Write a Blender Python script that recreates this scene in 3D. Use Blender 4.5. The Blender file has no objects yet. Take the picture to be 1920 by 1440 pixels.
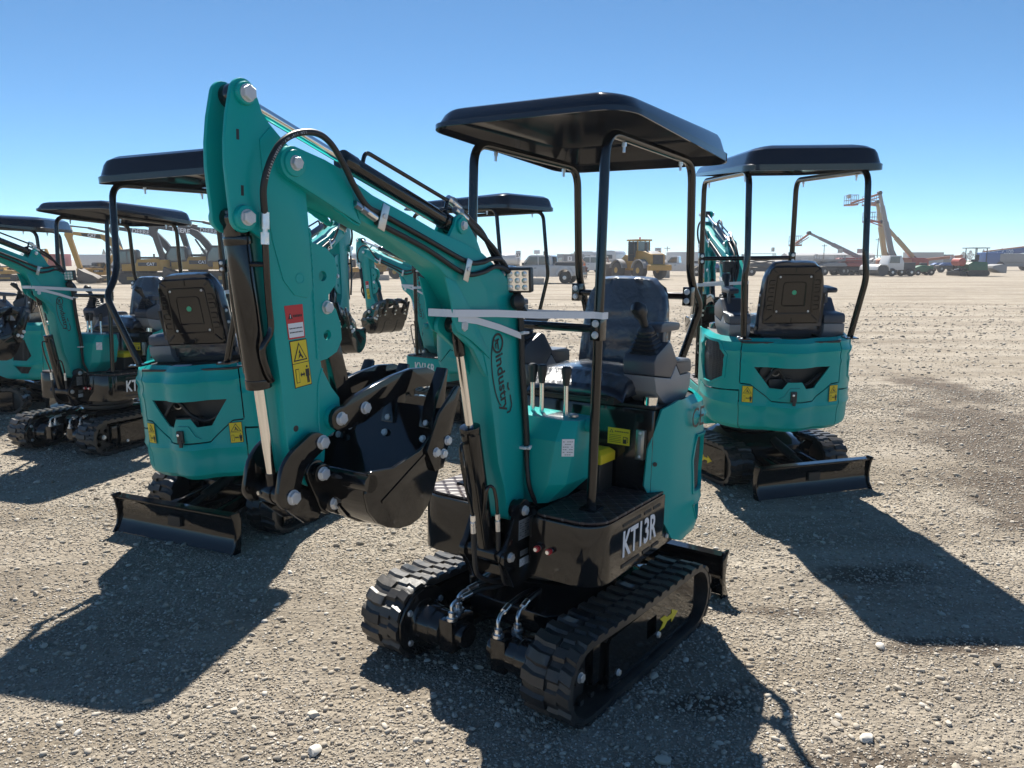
import bpy, bmesh, math, random
import numpy as np
from mathutils import Vector, Matrix, geometry
random.seed(7); rng = np.random.default_rng(7)
PI = math.pi; R = math.radians
S = bpy.context.scene; COL = S.collection

# ---------------------------------------------------------------- camera, sky, sun, exposure
cd = bpy.data.cameras.new('camera'); cam = bpy.data.objects.new('camera', cd); COL.objects.link(cam)
cd.sensor_width = 36; cd.lens = 1474.7/1920*36; cd.clip_start = 0.05; cd.clip_end = 6000
cam.location = (0, 0, 1.7); cam.rotation_euler = (R(90) - math.atan(235.8/1474.7), 0, 0)
S.camera = cam
SUN_EL, SUN_AZ = 52.0, -6.0            # degrees; azimuth from +Y towards +X
w = bpy.data.worlds.new('World'); S.world = w; w.use_nodes = True
nt = w.node_tree; nt.nodes.clear()
sky = nt.nodes.new('ShaderNodeTexSky'); sky.sky_type = 'NISHITA'; sky.sun_disc = False
sky.sun_elevation = R(SUN_EL); sky.sun_rotation = R(SUN_AZ)
sky.air_density = 0.5; sky.dust_density = 0.0; sky.ozone_density = 6.0; sky.altitude = 0
bg = nt.nodes.new('ShaderNodeBackground'); bg.inputs[1].default_value = 0.078
wo = nt.nodes.new('ShaderNodeOutputWorld')
tint = nt.nodes.new('ShaderNodeMix'); tint.data_type = 'RGBA'; tint.blend_type = 'MULTIPLY'; tint.inputs['Factor'].default_value = 1; tint.inputs['B'].default_value = (.90, 1.11, 1.03, 1)
nt.links.new(sky.outputs[0], tint.inputs['A']); hsv = nt.nodes.new('ShaderNodeHueSaturation'); hsv.inputs['Saturation'].default_value = 1.02; nt.links.new(tint.outputs['Result'], hsv.inputs['Color']); nt.links.new(hsv.outputs[0], bg.inputs[0]); nt.links.new(bg.outputs[0], wo.inputs[0])
sl = bpy.data.lights.new('sun', 'SUN'); sun = bpy.data.objects.new('sun', sl); COL.objects.link(sun)
sl.energy = 5.0; sl.angle = R(0.5); sl.color = (1.0, 0.95, 0.86)
sd = Vector((math.sin(R(SUN_AZ))*math.cos(R(SUN_EL)), math.cos(R(SUN_AZ))*math.cos(R(SUN_EL)), math.sin(R(SUN_EL))))
sun.rotation_euler = sd.to_track_quat('Z', 'Y').to_euler(); sun.location = (0, 0, 20)
S.view_settings.view_transform = 'Standard'; S.view_settings.look = 'None'
S.view_settings.exposure = 0.92; S.view_settings.gamma = 1.0; S.view_settings.use_curve_mapping = False

# ---------------------------------------------------------------- materials
def mat(name, col, rough=.5, metal=0., coat=0., spec=.5, bump=None, var=None, trans=0., emit=None, alpha=None):
    m = bpy.data.materials.new(name); m.use_nodes = True
    t = m.node_tree; b = t.nodes['Principled BSDF']
    b.inputs['Base Color'].default_value = (*col, 1); b.inputs['Roughness'].default_value = rough
    b.inputs['Metallic'].default_value = metal; b.inputs['Coat Weight'].default_value = coat
    b.inputs['Coat Roughness'].default_value = .04; b.inputs['Specular IOR Level'].default_value = spec
    b.inputs['Transmission Weight'].default_value = trans
    tc = t.nodes.new('ShaderNodeTexCoord')
    def noise(scale, detail=4, r=.6):
        n = t.nodes.new('ShaderNodeTexNoise'); n.inputs['Scale'].default_value = scale
        n.inputs['Detail'].default_value = detail; n.inputs['Roughness'].default_value = r
        t.links.new(tc.outputs['Object'], n.inputs['Vector']); return n
    if var:      # (colour2, scale, sharpness): patchy dust and wear
        n = noise(var[1], 6, .65); cr = t.nodes.new('ShaderNodeValToRGB')
        cr.color_ramp.elements[0].position = .5-var[2]; cr.color_ramp.elements[1].position = .5+var[2]
        cr.color_ramp.elements[0].color = (*col, 1); cr.color_ramp.elements[1].color = (*var[0], 1)
        t.links.new(n.outputs[0], cr.inputs[0]); t.links.new(cr.outputs[0], b.inputs['Base Color'])
        mr = t.nodes.new('ShaderNodeMapRange'); mr.inputs['To Min'].default_value = max(0, rough-(.02 if len(var) > 3 else .06)); mr.inputs['To Max'].default_value = min(1, rough+(var[3] if len(var) > 3 else .14))
        t.links.new(n.outputs[0], mr.inputs[0]); t.links.new(mr.outputs[0], b.inputs['Roughness'])
    if bump:     # (scale, strength, distance)
        n = noise(bump[0], 3); bp = t.nodes.new('ShaderNodeBump'); bp.inputs['Strength'].default_value = bump[1]
        bp.inputs['Distance'].default_value = bump[2]
        t.links.new(n.outputs[0], bp.inputs['Height']); t.links.new(bp.outputs[0], b.inputs['Normal'])
        if coat: t.links.new(bp.outputs[0], b.inputs['Coat Normal'])
    if emit: b.inputs['Emission Color'].default_value = (*emit[0], 1); b.inputs['Emission Strength'].default_value = emit[1]
    return m
M = {}
M['teal'] = mat('teal_paint', (.0, .345, .33), .33, coat=.14, spec=.25, bump=(22, .05, .004), var=((.002, .355, .335), 5, .3))
M['black'] = mat('black_paint', (.006, .006, .007), .07, coat=.1, bump=(9, .03, .004), var=((.011, .0105, .010), 4, .25, .05))
M['blackm'] = mat('black_satin', (.014, .014, .015), .42, var=((.024, .023, .021), 9, .25))
M['rubber'] = mat('track_rubber', (.016, .017, .019), .34, bump=(45, .35, .004), var=((.060, .052, .043), 7, .16))
M['hose'] = mat('hose_rubber', (.016, .016, .017), .45, bump=(300, .3, .001))
M['chrome'] = mat('chrome_rod', (.78, .77, .75), .14, metal=1, bump=(40, .03, .002))
M['zinc'] = mat('zinc_plated', (.86, .87, .88), .26, metal=1, bump=(35, .5, .004), var=((.70, .71, .72), 30, .2))
M['steel'] = mat('bare_steel', (.55, .55, .54), .30, metal=1)
M['roof'] = mat('canopy_plastic', (.010, .013, .022), .13, coat=.2, bump=(5, .05, .01))
M['slate'] = mat('console_plastic', (.060, .068, .088), .38, bump=(180, .08, .001))
M['greyp'] = mat('console_grey', (.215, .22, .235), .42, bump=(180, .08, .001))
M['strap'] = mat('white_strap', (.74, .76, .80), .5, bump=(60, .15, .002))
M['white'] = mat('white_print', (.78, .79, .81), .55)
M['dark'] = mat('dark_print', (.018, .020, .022), .5)
M['yellow'] = mat('yellow_label', (.72, .56, .02), .45)
M['red'] = mat('red_label', (.55, .03, .035), .45)
M['green'] = mat('green_sticker', (.05, .42, .22), .45)
M['labelgrey'] = mat('nameplate_grey', (.42, .42, .42), .4, metal=.5)
M['vinyl'] = mat('seat_vinyl', (.024, .031, .046), .30, coat=.8, bump=(11, .55, .02))
M['lens'] = mat('lamp_reflector', (.85, .87, .90), .08, metal=1)
M['pillow'] = M['vinyl']
M['knobm'] = mat('grip_rubber', (.020, .021, .024), .42)
M['glass'] = mat('tinted_glass', (.06, .10, .11), .06, coat=.5)
M['mesh'] = None
def grille_mat():
    m = bpy.data.materials.new('perforated_grille'); m.use_nodes = True; t = m.node_tree; b = t.nodes['Principled BSDF']
    tc = t.nodes.new('ShaderNodeTexCoord'); mp = t.nodes.new('ShaderNodeMapping'); mp.inputs['Scale'].default_value = (75, 75, 75)
    v = t.nodes.new('ShaderNodeTexVoronoi'); v.feature = 'DISTANCE_TO_EDGE'; v.inputs['Randomness'].default_value = .0; v.inputs['Scale'].default_value = 1
    cr = t.nodes.new('ShaderNodeValToRGB'); cr.color_ramp.elements[0].position = .10; cr.color_ramp.elements[1].position = .16
    cr.color_ramp.elements[0].color = (.030, .030, .031, 1); cr.color_ramp.elements[1].color = (.003, .003, .003, 1)
    t.links.new(tc.outputs['Object'], mp.inputs[0]); t.links.new(mp.outputs[0], v.inputs[0]); t.links.new(v.outputs['Distance'], cr.inputs[0])
    t.links.new(cr.outputs[0], b.inputs['Base Color']); b.inputs['Roughness'].default_value = .5
    bp = t.nodes.new('ShaderNodeBump'); bp.inputs['Distance'].default_value = .01; bp.invert = True
    t.links.new(v.outputs['Distance'], bp.inputs['Height']); t.links.new(bp.outputs[0], b.inputs['Normal'])
    return m
M['mesh'] = grille_mat()
def mat_matting():   # brown quilted mat with pale stitch crosses
    m = bpy.data.materials.new('quilted_mat'); m.use_nodes = True; t = m.node_tree; b = t.nodes['Principled BSDF']
    tc = t.nodes.new('ShaderNodeTexCoord'); mp = t.nodes.new('ShaderNodeMapping')
    mp.inputs['Rotation'].default_value = (0, 0, R(45)); mp.inputs['Scale'].default_value = (18, 18, 18)
    sx = t.nodes.new('ShaderNodeSeparateXYZ'); t.links.new(tc.outputs['Object'], mp.inputs[0]); t.links.new(mp.outputs[0], sx.inputs[0])
    def mth(op, a, bb=None):
        n = t.nodes.new('ShaderNodeMath'); n.operation = op
        for i, q in enumerate((a, bb)):
            if q is None: continue
            if isinstance(q, (int, float)): n.inputs[i].default_value = q
            else: t.links.new(q, n.inputs[i])
        return n.outputs[0]
    def tri(o): return mth('ABSOLUTE', mth('SUBTRACT', mth('FRACT', o), .5))
    a, c = tri(sx.outputs[0]), tri(sx.outputs[1])          # 0 at cell centre, .5 at seams
    seam = mth('MAXIMUM', a, c)
    near = mth('MINIMUM', a, c)
    cross = mth('MULTIPLY', mth('GREATER_THAN', seam, .475), mth('GREATER_THAN', near, .36))
    mx = t.nodes.new('ShaderNodeMix'); mx.data_type = 'RGBA'
    mx.inputs['A'].default_value = (.040, .024, .024, 1); mx.inputs['B'].default_value = (.20, .17, .16, 1)
    t.links.new(cross, mx.inputs['Factor']); t.links.new(mx.outputs['Result'], b.inputs['Base Color'])
    b.inputs['Roughness'].default_value = .42
    bp = t.nodes.new('ShaderNodeBump'); bp.invert = True; bp.inputs['Strength'].default_value = .8; bp.inputs['Distance'].default_value = .006
    pw = mth('POWER', mth('MULTIPLY', seam, 2), 5)
    t.links.new(pw, bp.inputs['Height']); t.links.new(bp.outputs[0], b.inputs['Normal'])
    return m
M['mat'] = mat_matting()
def film_mat():     # thin clear plastic film over the seats
    m = bpy.data.materials.new('clear_film'); m.use_nodes = True; t = m.node_tree; b = t.nodes['Principled BSDF']
    out = t.nodes['Material Output']; tr = t.nodes.new('ShaderNodeBsdfTransparent'); mx = t.nodes.new('ShaderNodeMixShader')
    b.inputs['Base Color'].default_value = (.55, .60, .66, 1); b.inputs['Roughness'].default_value = .12; b.inputs['Specular IOR Level'].default_value = .9
    tc = t.nodes.new('ShaderNodeTexCoord'); n = t.nodes.new('ShaderNodeTexNoise'); n.inputs['Scale'].default_value = 17; n.inputs['Detail'].default_value = 5
    n.inputs['Distortion'].default_value = 1.5
    bp = t.nodes.new('ShaderNodeBump'); bp.inputs['Strength'].default_value = .9; bp.inputs['Distance'].default_value = .02
    cr = t.nodes.new('ShaderNodeValToRGB'); cr.color_ramp.elements[0].position = .42; cr.color_ramp.elements[1].position = .72
    cr.color_ramp.elements[0].color = (.07, .07, .07, 1); cr.color_ramp.elements[1].color = (.13, .13, .13, 1)
    t.links.new(tc.outputs['Object'], n.inputs['Vector']); t.links.new(n.outputs[0], bp.inputs['Height']); t.links.new(bp.outputs[0], b.inputs['Normal'])
    t.links.new(n.outputs[0], cr.inputs[0]); t.links.new(cr.outputs[0], mx.inputs[0])
    t.links.new(tr.outputs[0], mx.inputs[1]); t.links.new(b.outputs[0], mx.inputs[2]); t.links.new(mx.outputs[0], out.inputs['Surface'])
    return m
M['film'] = film_mat()

# ---------------------------------------------------------------- mesh helpers
class MB:
    def __init__(s): s.v = []; s.f = []; s.mi = []; s.cur = 0
    def add(s, v, f):
        b = len(s.v); s.v += [tuple(p) for p in v]; s.f += [[b+i for i in q] for q in f]; s.mi += [s.cur]*len(f); return s
    def box(s, x0, x1, y0, y1, z0, z1, mx=None):
        v = [(x, y, z) for x in (x0, x1) for y in (y0, y1) for z in (z0, z1)]
        if mx is not None: v = [mx @ Vector(p) for p in v]
        return s.add(v, [(0, 1, 3, 2), (4, 6, 7, 5), (0, 4, 5, 1), (2, 3, 7, 6), (0, 2, 6, 4), (1, 5, 7, 3)])
    def bar(s, a, b, wd, ht, up=(0, 0, 1)):
        a = Vector(a); b = Vector(b); d = (b-a).normalized(); up = Vector(up)
        sdv = d.cross(up)
        if sdv.length < 1e-4: sdv = d.cross(Vector((0, 1, 0)))
        sdv.normalize(); u = sdv.cross(d)
        v = [p + sdv*i*wd/2 + u*j*ht/2 for p in (a, b) for i, j in ((-1, -1), (1, -1), (1, 1), (-1, 1))]
        return s.add(v, [(3, 2, 1, 0), (4, 5, 6, 7), (0, 1, 5, 4), (1, 2, 6, 5), (2, 3, 7, 6), (3, 0, 4, 7)])
    def ring(s, c, d, r, n, ph=0.):
        c = Vector(c); d = Vector(d).normalized(); a = d.orthogonal().normalized(); b = d.cross(a)
        return [c + (a*math.cos(ph+2*PI*i/n) + b*math.sin(ph+2*PI*i/n))*r for i in range(n)]
    def cyl(s, a, b, r0, r1=None, n=20, ph=0.):
        r1 = r0 if r1 is None else r1; a = Vector(a); b = Vector(b)
        v = s.ring(a, b-a, r0, n, ph) + s.ring(b, b-a, r1, n, ph)
        return s.add(v, [(i, (i+1) % n, n+(i+1) % n, n+i) for i in range(n)] + [list(range(n))[::-1], list(range(n, 2*n))])
    def lathe(s, a, d, prof, n=24):      # prof: (distance along d, radius)
        a = Vector(a); d = Vector(d).normalized(); v = []; f = []
        for t, r in prof: v += s.ring(a+d*t, d, max(r, 1e-4), n)
        for k in range(len(prof)-1): f += [(k*n+i, k*n+(i+1) % n, (k+1)*n+(i+1) % n, (k+1)*n+i) for i in range(n)]
        f += [list(range(n))[::-1], list(range((len(prof)-1)*n, len(prof)*n))]
        return s.add(v, f)
    def tube(s, pts, r, n=10, cap=True):
        pts = [Vector(p) for p in pts]; v = []; f = []; m = len(pts)
        rr = r if isinstance(r, (list, tuple)) else [r]*m
        t0 = (pts[1]-pts[0]).normalized(); a = t0.orthogonal().normalized()
        for k in range(m):
            t = (pts[min(k+1, m-1)]-pts[max(k-1, 0)]).normalized()
            a = (a - t*a.dot(t)).normalized(); b = t.cross(a)
            v += [pts[k] + (a*math.cos(2*PI*i/n)+b*math.sin(2*PI*i/n))*rr[k] for i in range(n)]
        for k in range(m-1): f += [(k*n+i, k*n+(i+1) % n, (k+1)*n+(i+1) % n, (k+1)*n+i) for i in range(n)]
        if cap: f += [list(range(n))[::-1], list(range((m-1)*n, m*n))]
        return s.add(v, f)
    def prism(s, poly, y0, y1, holes=(), ax='y'):   # poly in (x,z) extruded in y; ax='z': (x,y) in z; ax='x': (y,z) in x
        mp = {'y': lambda p, h: (p[0], h, p[1]), 'z': lambda p, h: (p[0], p[1], h), 'x': lambda p, h: (h, p[0], p[1])}[ax]
        loops = [list(poly)] + [list(h) for h in holes]
        allp = [p for l in loops for p in l]; N = len(allp)
        v = [mp(p, y0) for p in allp] + [mp(p, y1) for p in allp]; f = []
        if not holes: f += [list(range(N))[::-1], [N+i for i in range(N)]]
        else:
            tr = geometry.tessellate_polygon([[Vector((p[0], p[1], 0)) for p in l] for l in loops])
            f += [[a, b, c] for a, b, c in tr] + [[N+c, N+b, N+a] for a, b, c in tr]
        o = 0
        for l in loops:
            n = len(l); f += [(o+i, o+(i+1) % n, N+o+(i+1) % n, N+o+i) for i in range(n)]; o += n
        return s.add(v, f)
    def loft(s, rings, cap=True, closed=True):
        n = len(rings[0]); v = [p for r in rings for p in r]; f = []
        for k in range(len(rings)-1):
            f += [(k*n+i, k*n+(i+1) % n, (k+1)*n+(i+1) % n, (k+1)*n+i) for i in range(n if closed else n-1)]
        if cap: f += [list(range(n))[::-1], list(range((len(rings)-1)*n, len(rings)*n))]
        return s.add(v, f)
    def sphere(s, c, r, nu=14, nv=8, sc=(1, 1, 1)):
        v = []; f = []
        for j in range(nv+1):
            th = PI*j/nv
            for i in range(nu):
                p = 2*PI*i/nu; v.append((c[0]+r*sc[0]*math.sin(th)*math.cos(p), c[1]+r*sc[1]*math.sin(th)*math.sin(p), c[2]+r*sc[2]*math.cos(th)))
        for j in range(nv): f += [(j*nu+i, j*nu+(i+1) % nu, (j+1)*nu+(i+1) % nu, (j+1)*nu+i) for i in range(nu)]
        return s.add(v, f)
    def mesh(s, name, mats, bevel=0, seg=2, ang=38, flat=False):
        me = bpy.data.meshes.new(name); bm = bmesh.new()
        vs = [bm.verts.new(p) for p in s.v]
        for q, mi in zip(s.f, s.mi):
            try: fc = bm.faces.new([vs[i] for i in q]); fc.material_index = mi
            except ValueError: pass
        bmesh.ops.remove_doubles(bm, verts=bm.verts, dist=1e-5)
        bmesh.ops.recalc_face_normals(bm, faces=bm.faces)
        if bevel:
            es = [e for e in bm.edges if len(e.link_faces) == 2 and e.calc_face_angle(0) > R(28)]
            bmesh.ops.bevel(bm, geom=es, offset=bevel, segments=seg, affect='EDGES', clamp_overlap=True, profile=.6)
        bm.to_mesh(me); bm.free()
        for m in (mats if isinstance(mats, (list, tuple)) else [mats]): me.materials.append(M[m] if isinstance(m, str) else m)
        if not flat:
            me.polygons.foreach_set('use_smooth', [True]*len(me.polygons)); me.set_sharp_from_angle(angle=R(ang))
        return me
KIDS = {}
def link(name, data, parent=None, mx=None):
    o = bpy.data.objects.new(name, data); COL.objects.link(o)
    if parent is not None: o.parent = parent; KIDS.setdefault(parent, []).append(o)
    if mx is not None: o.matrix_local = mx
    return o
def tag(o, label=None, cat=None, group=None, kind=None):
    if label: o['label'] = label
    if cat: o['category'] = cat
    if group: o['group'] = group
    if kind: o['kind'] = kind
    return o
def part(name, mb, mats, parent, bevel=0, **k): return link(name, mb.mesh(name, mats, bevel, **k), parent)
def clone(o, parent=None):
    c = o.copy(); COL.objects.link(c)
    if parent is not None: c.parent = parent; KIDS.setdefault(parent, []).append(c)
    for ch in list(KIDS.get(o, [])): clone(ch, c)
    if o in UND: UND.add(c)
    return c
UND = set()
def fillet(pts, r, n=6):
    pts = [Vector(p) for p in pts]; out = [pts[0]]
    for i in range(1, len(pts)-1):
        p = pts[i]; a = (pts[i-1]-p); b = (pts[i+1]-p); rr = min(r if not isinstance(r, (list, tuple)) else r[i-1], a.length*.48, b.length*.48)
        a.normalize(); b.normalize()
        for k in range(n+1):
            t = k/n; out.append((p+a*rr)*(1-t)**2 + p*2*t*(1-t) + (p+b*rr)*t*t)
    out.append(pts[-1]); return out
def smooth(pts, n=6):
    P = [Vector(p) for p in pts]; P = [P[0]*2-P[1]] + P + [P[-1]*2-P[-2]]; out = []
    for i in range(1, len(P)-2):
        for k in range(n):
            t = k/n; a, b, c, d = P[i-1], P[i], P[i+1], P[i+2]
            out.append(.5*((2*b)+(c-a)*t+(2*a-5*b+4*c-d)*t*t+(3*b-a-3*c+d)*t**3))
    out.append(P[-2]); return out
def arc(cx, cz, r, a0, a1, n=8): return [(cx+r*math.cos(R(a0+(a1-a0)*i/n)), cz+r*math.sin(R(a0+(a1-a0)*i/n))) for i in range(n+1)]
def circ(cx, cz, r, n=16): return arc(cx, cz, r, 0, 360*(n-1)/n, n-1)
def rrect(x0, x1, y0, y1, r, n=6):
    rs = r if isinstance(r, (list, tuple)) else [r]*4
    return (arc(x1-rs[0], y1-rs[0], rs[0], 0, 90, n) + arc(x0+rs[1], y1-rs[1], rs[1], 90, 180, n) + arc(x0+rs[2], y0+rs[2], rs[2], 180, 270, n) + arc(x1-rs[3], y0+rs[3], rs[3], 270, 360, n))
_txt = {}
def text_mesh(body, bold=.0, name='lettering', ex=.004, shear=0.):
    k = (body, bold, shear)
    if k in _txt: return _txt[k]
    c = bpy.data.curves.new(name, 'FONT'); c.body = body; c.size = 1; c.offset = bold; c.extrude = ex; c.align_x = 'CENTER'; c.align_y = 'CENTER'; c.shear = shear
    c.resolution_u = 3
    o = bpy.data.objects.new(name, c); me = bpy.data.meshes.new_from_object(o); bpy.data.objects.remove(o); _txt[k] = me
    return me
def frame(o, x, y):     # matrix from origin and two axes
    x = Vector(x).normalized(); y = Vector(y); y = (y-x*x.dot(y)).normalized(); z = x.cross(y)
    return Matrix(((x[0], y[0], z[0], o[0]), (x[1], y[1], z[1], o[1]), (x[2], y[2], z[2], o[2]), (0, 0, 0, 1)))
def text(name, body, size, o, xd, yd, m, parent, bold=.0, sx=1., shear=0.):
    me = text_mesh(body, bold, shear=shear).copy(); me.name = name; me.materials.clear(); me.materials.append(M[m])
    ob = link(name, me, parent); ob.matrix_local = frame(o, xd, yd) @ Matrix.Diagonal((size*sx, size, size, 1)); return ob
def inside(p, poly):
    x, y = p; c = False; n = len(poly); j = n-1
    for i in range(n):
        xi, yi = poly[i]; xj, yj = poly[j]
        if (yi > y) != (yj > y) and x < (xj-xi)*(y-yi)/(yj-yi)+xi: c = not c
        j = i
    return c
def patch(outer, holes, fmap, step, thick, su=1., sv=1.):
    """panel cut out of a mapped (u,v) surface, with real holes, thickness and rims"""
    def dens(l):
        out = []
        for i in range(len(l)):
            a, b = l[i], l[(i+1) % len(l)]; d = math.hypot((b[0]-a[0])*su, (b[1]-a[1])*sv); k = max(1, int(math.ceil(d/step)))
            out += [(a[0]+(b[0]-a[0])*t/k, a[1]+(b[1]-a[1])*t/k) for t in range(k)]
        return out
    loops = [dens(outer)] + [dens(h) for h in holes]
    pts = []; edges = []
    for l in loops:
        o = len(pts); pts += l; edges += [(o+i, o+(i+1) % len(l)) for i in range(len(l))]
    nb = len(pts); B = np.array(pts)*[su, sv]
    u0, u1 = min(p[0] for p in outer), max(p[0] for p in outer); v0, v1 = min(p[1] for p in outer), max(p[1] for p in outer)
    nu = max(2, int((u1-u0)*su/step)); nv = max(2, int((v1-v0)*sv/step))
    for i in range(1, nu):
        for j in range(1, nv):
            p = (u0+(u1-u0)*i/nu, v0+(v1-v0)*j/nv)
            if inside(p, loops[0]) and not any(inside(p, h) for h in loops[1:]) and np.min(np.hypot(*(B-np.array(p)*[su, sv]).T)) > step*.45: pts.append(p)
    r = geometry.delaunay_2d_cdt([Vector((p[0]*su, p[1]*sv)) for p in pts], edges, [], 0, 1e-6)
    V = [(p.x/su, p.y/sv) for p in r[0]]; F = []
    for f in r[2]:
        c = (sum(V[i][0] for i in f)/3, sum(V[i][1] for i in f)/3)
        if inside(c, loops[0]) and not any(inside(c, h) for h in loops[1:]): F.append(list(f))
    P = [Vector(fmap(*p)) for p in V]; N = []
    for (u, v) in V:
        e = .002; a = Vector(fmap(u+e/su, v))-Vector(fmap(u-e/su, v)); b = Vector(fmap(u, v+e/sv))-Vector(fmap(u, v-e/sv)); n = a.cross(b)
        N.append(n.normalized() if n.length > 1e-12 else Vector((0, 0, 1)))
    n = len(P); mb = MB(); cnt = {}
    for f in F:
        for i in range(3): k = (f[i], f[(i+1) % 3]); cnt[k] = 1
    rim = [(a, b) for (a, b) in cnt if (b, a) not in cnt]
    mb.add(P + [p-q*thick for p, q in zip(P, N)], F + [[n+i for i in f[::-1]] for f in F] + [(b, a, n+a, n+b) for a, b in rim])
    return mb
# shared fasteners: hex head pointing along +Y, unit radius
def bolt_mesh():
    mb = MB(); mb.lathe((0, 0, 0), (0, 1, 0), [(0, 1.22), (.12, 1.22), (.13, 1.1)], 16); mb.cyl((0, .13, 0), (0, .70, 0), 1.08, 1.08, 6); mb.cyl((0, .70, 0), (0, .80, 0), 1.08, .92, 6)
    return mb.mesh('bolt', 'zinc', ang=25)
BOLT = bolt_mesh()
def bolt(parent, p, r, d=(0, 1, 0), name='bolt'):
    ob = link(name, BOLT, parent); d = Vector(d).normalized()
    ob.matrix_local = Matrix.Translation(p) @ Vector((0, 1, 0)).rotation_difference(d).to_matrix().to_4x4() @ Matrix.Scale(r, 4) @ Matrix.Rotation(random.uniform(0, 1), 4, 'Y')
    return ob
# ---------------------------------------------------------------- mini excavator
def sticker(name, parent, fm, u0, u1, v0, v1, kind):
    """flat printed label laid on a surface fm(u,v,h) with h the height over the surface"""
    mb = MB(); mats = ['yellow', 'dark', 'white', 'red']
    def q(poly, h, mi):
        mb.cur = mi; b = [fm(*p, h) for p in poly]; mb.add(b, [list(range(len(b)))])
    def bx(a, b, c, d, h, mi): q([(a, c), (b, c), (b, d), (a, d)], h, mi)
    W, H = u1-u0, v1-v0
    X = lambda t: u0+W*t
    Y = lambda t: v0+H*t
    def pxy(l): return [(X(a), Y(b)) for a, b in l]
    if kind == 'warn':
        bx(u0, u1, v0, v1, .0008, 1); bx(X(.04), X(.96), Y(.02), Y(.505), .0014, 0); bx(X(.04), X(.96), Y(.52), Y(.98), .0014, 0)
        for s, mi, h in ((1, 1, .0020), (.80, 0, .0026)):
            c = (.5, .70); q(pxy([(.5+(a-.5)*s, c[1]+(b-c[1])*s) for a, b in ((.10, .56), (.90, .56), (.5, .95))]), h, mi)
        q(pxy([(.36, .60), (.48, .72), (.42, .74), (.50, .80), (.56, .70), (.68, .62), (.60, .60), (.52, .66)]), .0032, 1)
        q(pxy([(.13, .10), (.33, .10), (.33, .40), (.13, .40)]), .0020, 1); q(pxy([(.155, .115), (.305, .115), (.305, .385), (.155, .385)]), .0026, 0)
        q(pxy([(.38, .26), (.46, .32), (.46, .28), (.58, .28), (.58, .32), (.66, .26), (.58, .20), (.58, .24), (.46, .24), (.46, .20)]), .0020, 1)
        q(pxy([(.70, .20), (.70, .36), (.92, .36), (.92, .20), (.88, .20), (.88, .06), (.82, .06), (.81, .18), (.80, .06), (.74, .06), (.74, .20)]), .0020, 1)
        q(pxy([(.81+.05*math.cos(a*PI/4), .41+.028*math.sin(a*PI/4)) for a in range(8)]), .0020, 1)
    elif kind == 'danger':
        bx(u0, u1, v0, v1, .0008, 3); bx(X(.06), X(.94), Y(.05), Y(.47), .0014, 2)
        q(pxy([(.12, .60), (.38, .60), (.25, .78)]), .0014, 1); bx(X(.235), X(.265), Y(.63), Y(.73), .002, 2)
        for k in range(6): bx(X(.42+k*.085), X(.48+k*.085), Y(.64), Y(.71), .0014, 1)
        for r_, y in enumerate((.30, .18)):
            for k in range(9): bx(X(.12+k*.085), X(.18+k*.085), Y(y), Y(y+.035), .002, 1)
    elif kind == 'fuel':
        bx(u0, u1, v0, v1, .0008, 0)
        q(pxy([(.08, .70), (.26, .70), (.17, .92)]), .0014, 1); q(pxy([(.12, .725), (.22, .725), (.17, .86)]), .002, 0)
        for k in range(8): bx(X(.32+k*.08), X(.375+k*.08), Y(.76), Y(.83), .0014, 1)
        for r_ in range(5):
            for k in range(6): bx(X(.08+k*.09), X(.155+k*.09), Y(.12+r_*.105), Y(.15+r_*.105), .0014, 1)
        q(pxy([(.70, .10), (.86, .10), (.86, .52), (.70, .52)]), .0014, 1); q(pxy([(.73, .36), (.83, .36), (.83, .48), (.73, .48)]), .002, 0)
        q(pxy([(.88, .18), (.93, .18), (.93, .46), (.88, .52), (.88, .46), (.905, .42), (.905, .22), (.88, .22)]), .0014, 1)
    elif kind == 'form':      # white form of boxes and fine print
        bx(u0, u1, v0, v1, .0008, 2)
        for r_ in range(6):
            for k in range(5):
                if (r_*3+k*5) % 4: bx(X(.08+k*.17), X(.21+k*.17), Y(.08+r_*.15), Y(.11+r_*.15), .0014, 1)
    return part(name, mb, mats, parent, flat=True)
def plate_label(name, parent, fm, u0, u1, v0, v1):
    mb = MB(); mb.add([fm(u0, v0, .001), fm(u1, v0, .001), fm(u1, v1, .001), fm(u0, v1, .001)], [(0, 1, 2, 3)]); mb.cur = 1
    W, H = u1-u0, v1-v0
    for r_ in range(7):
        for k in range(5):
            if (r_*5+k*3) % 7 > 1:
                a, b, c = u0+W*(.07+k*.18), u0+W*(.20+k*.18), v0+H*(.10+r_*.12)
                mb.add([fm(a, c, .0017), fm(b, c, .0017), fm(b, c+H*.035, .0017), fm(a, c+H*.035, .0017)], [(0, 1, 2, 3)])
    return part(name, mb, ['labelgrey', 'dark'], parent, flat=True)

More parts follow.
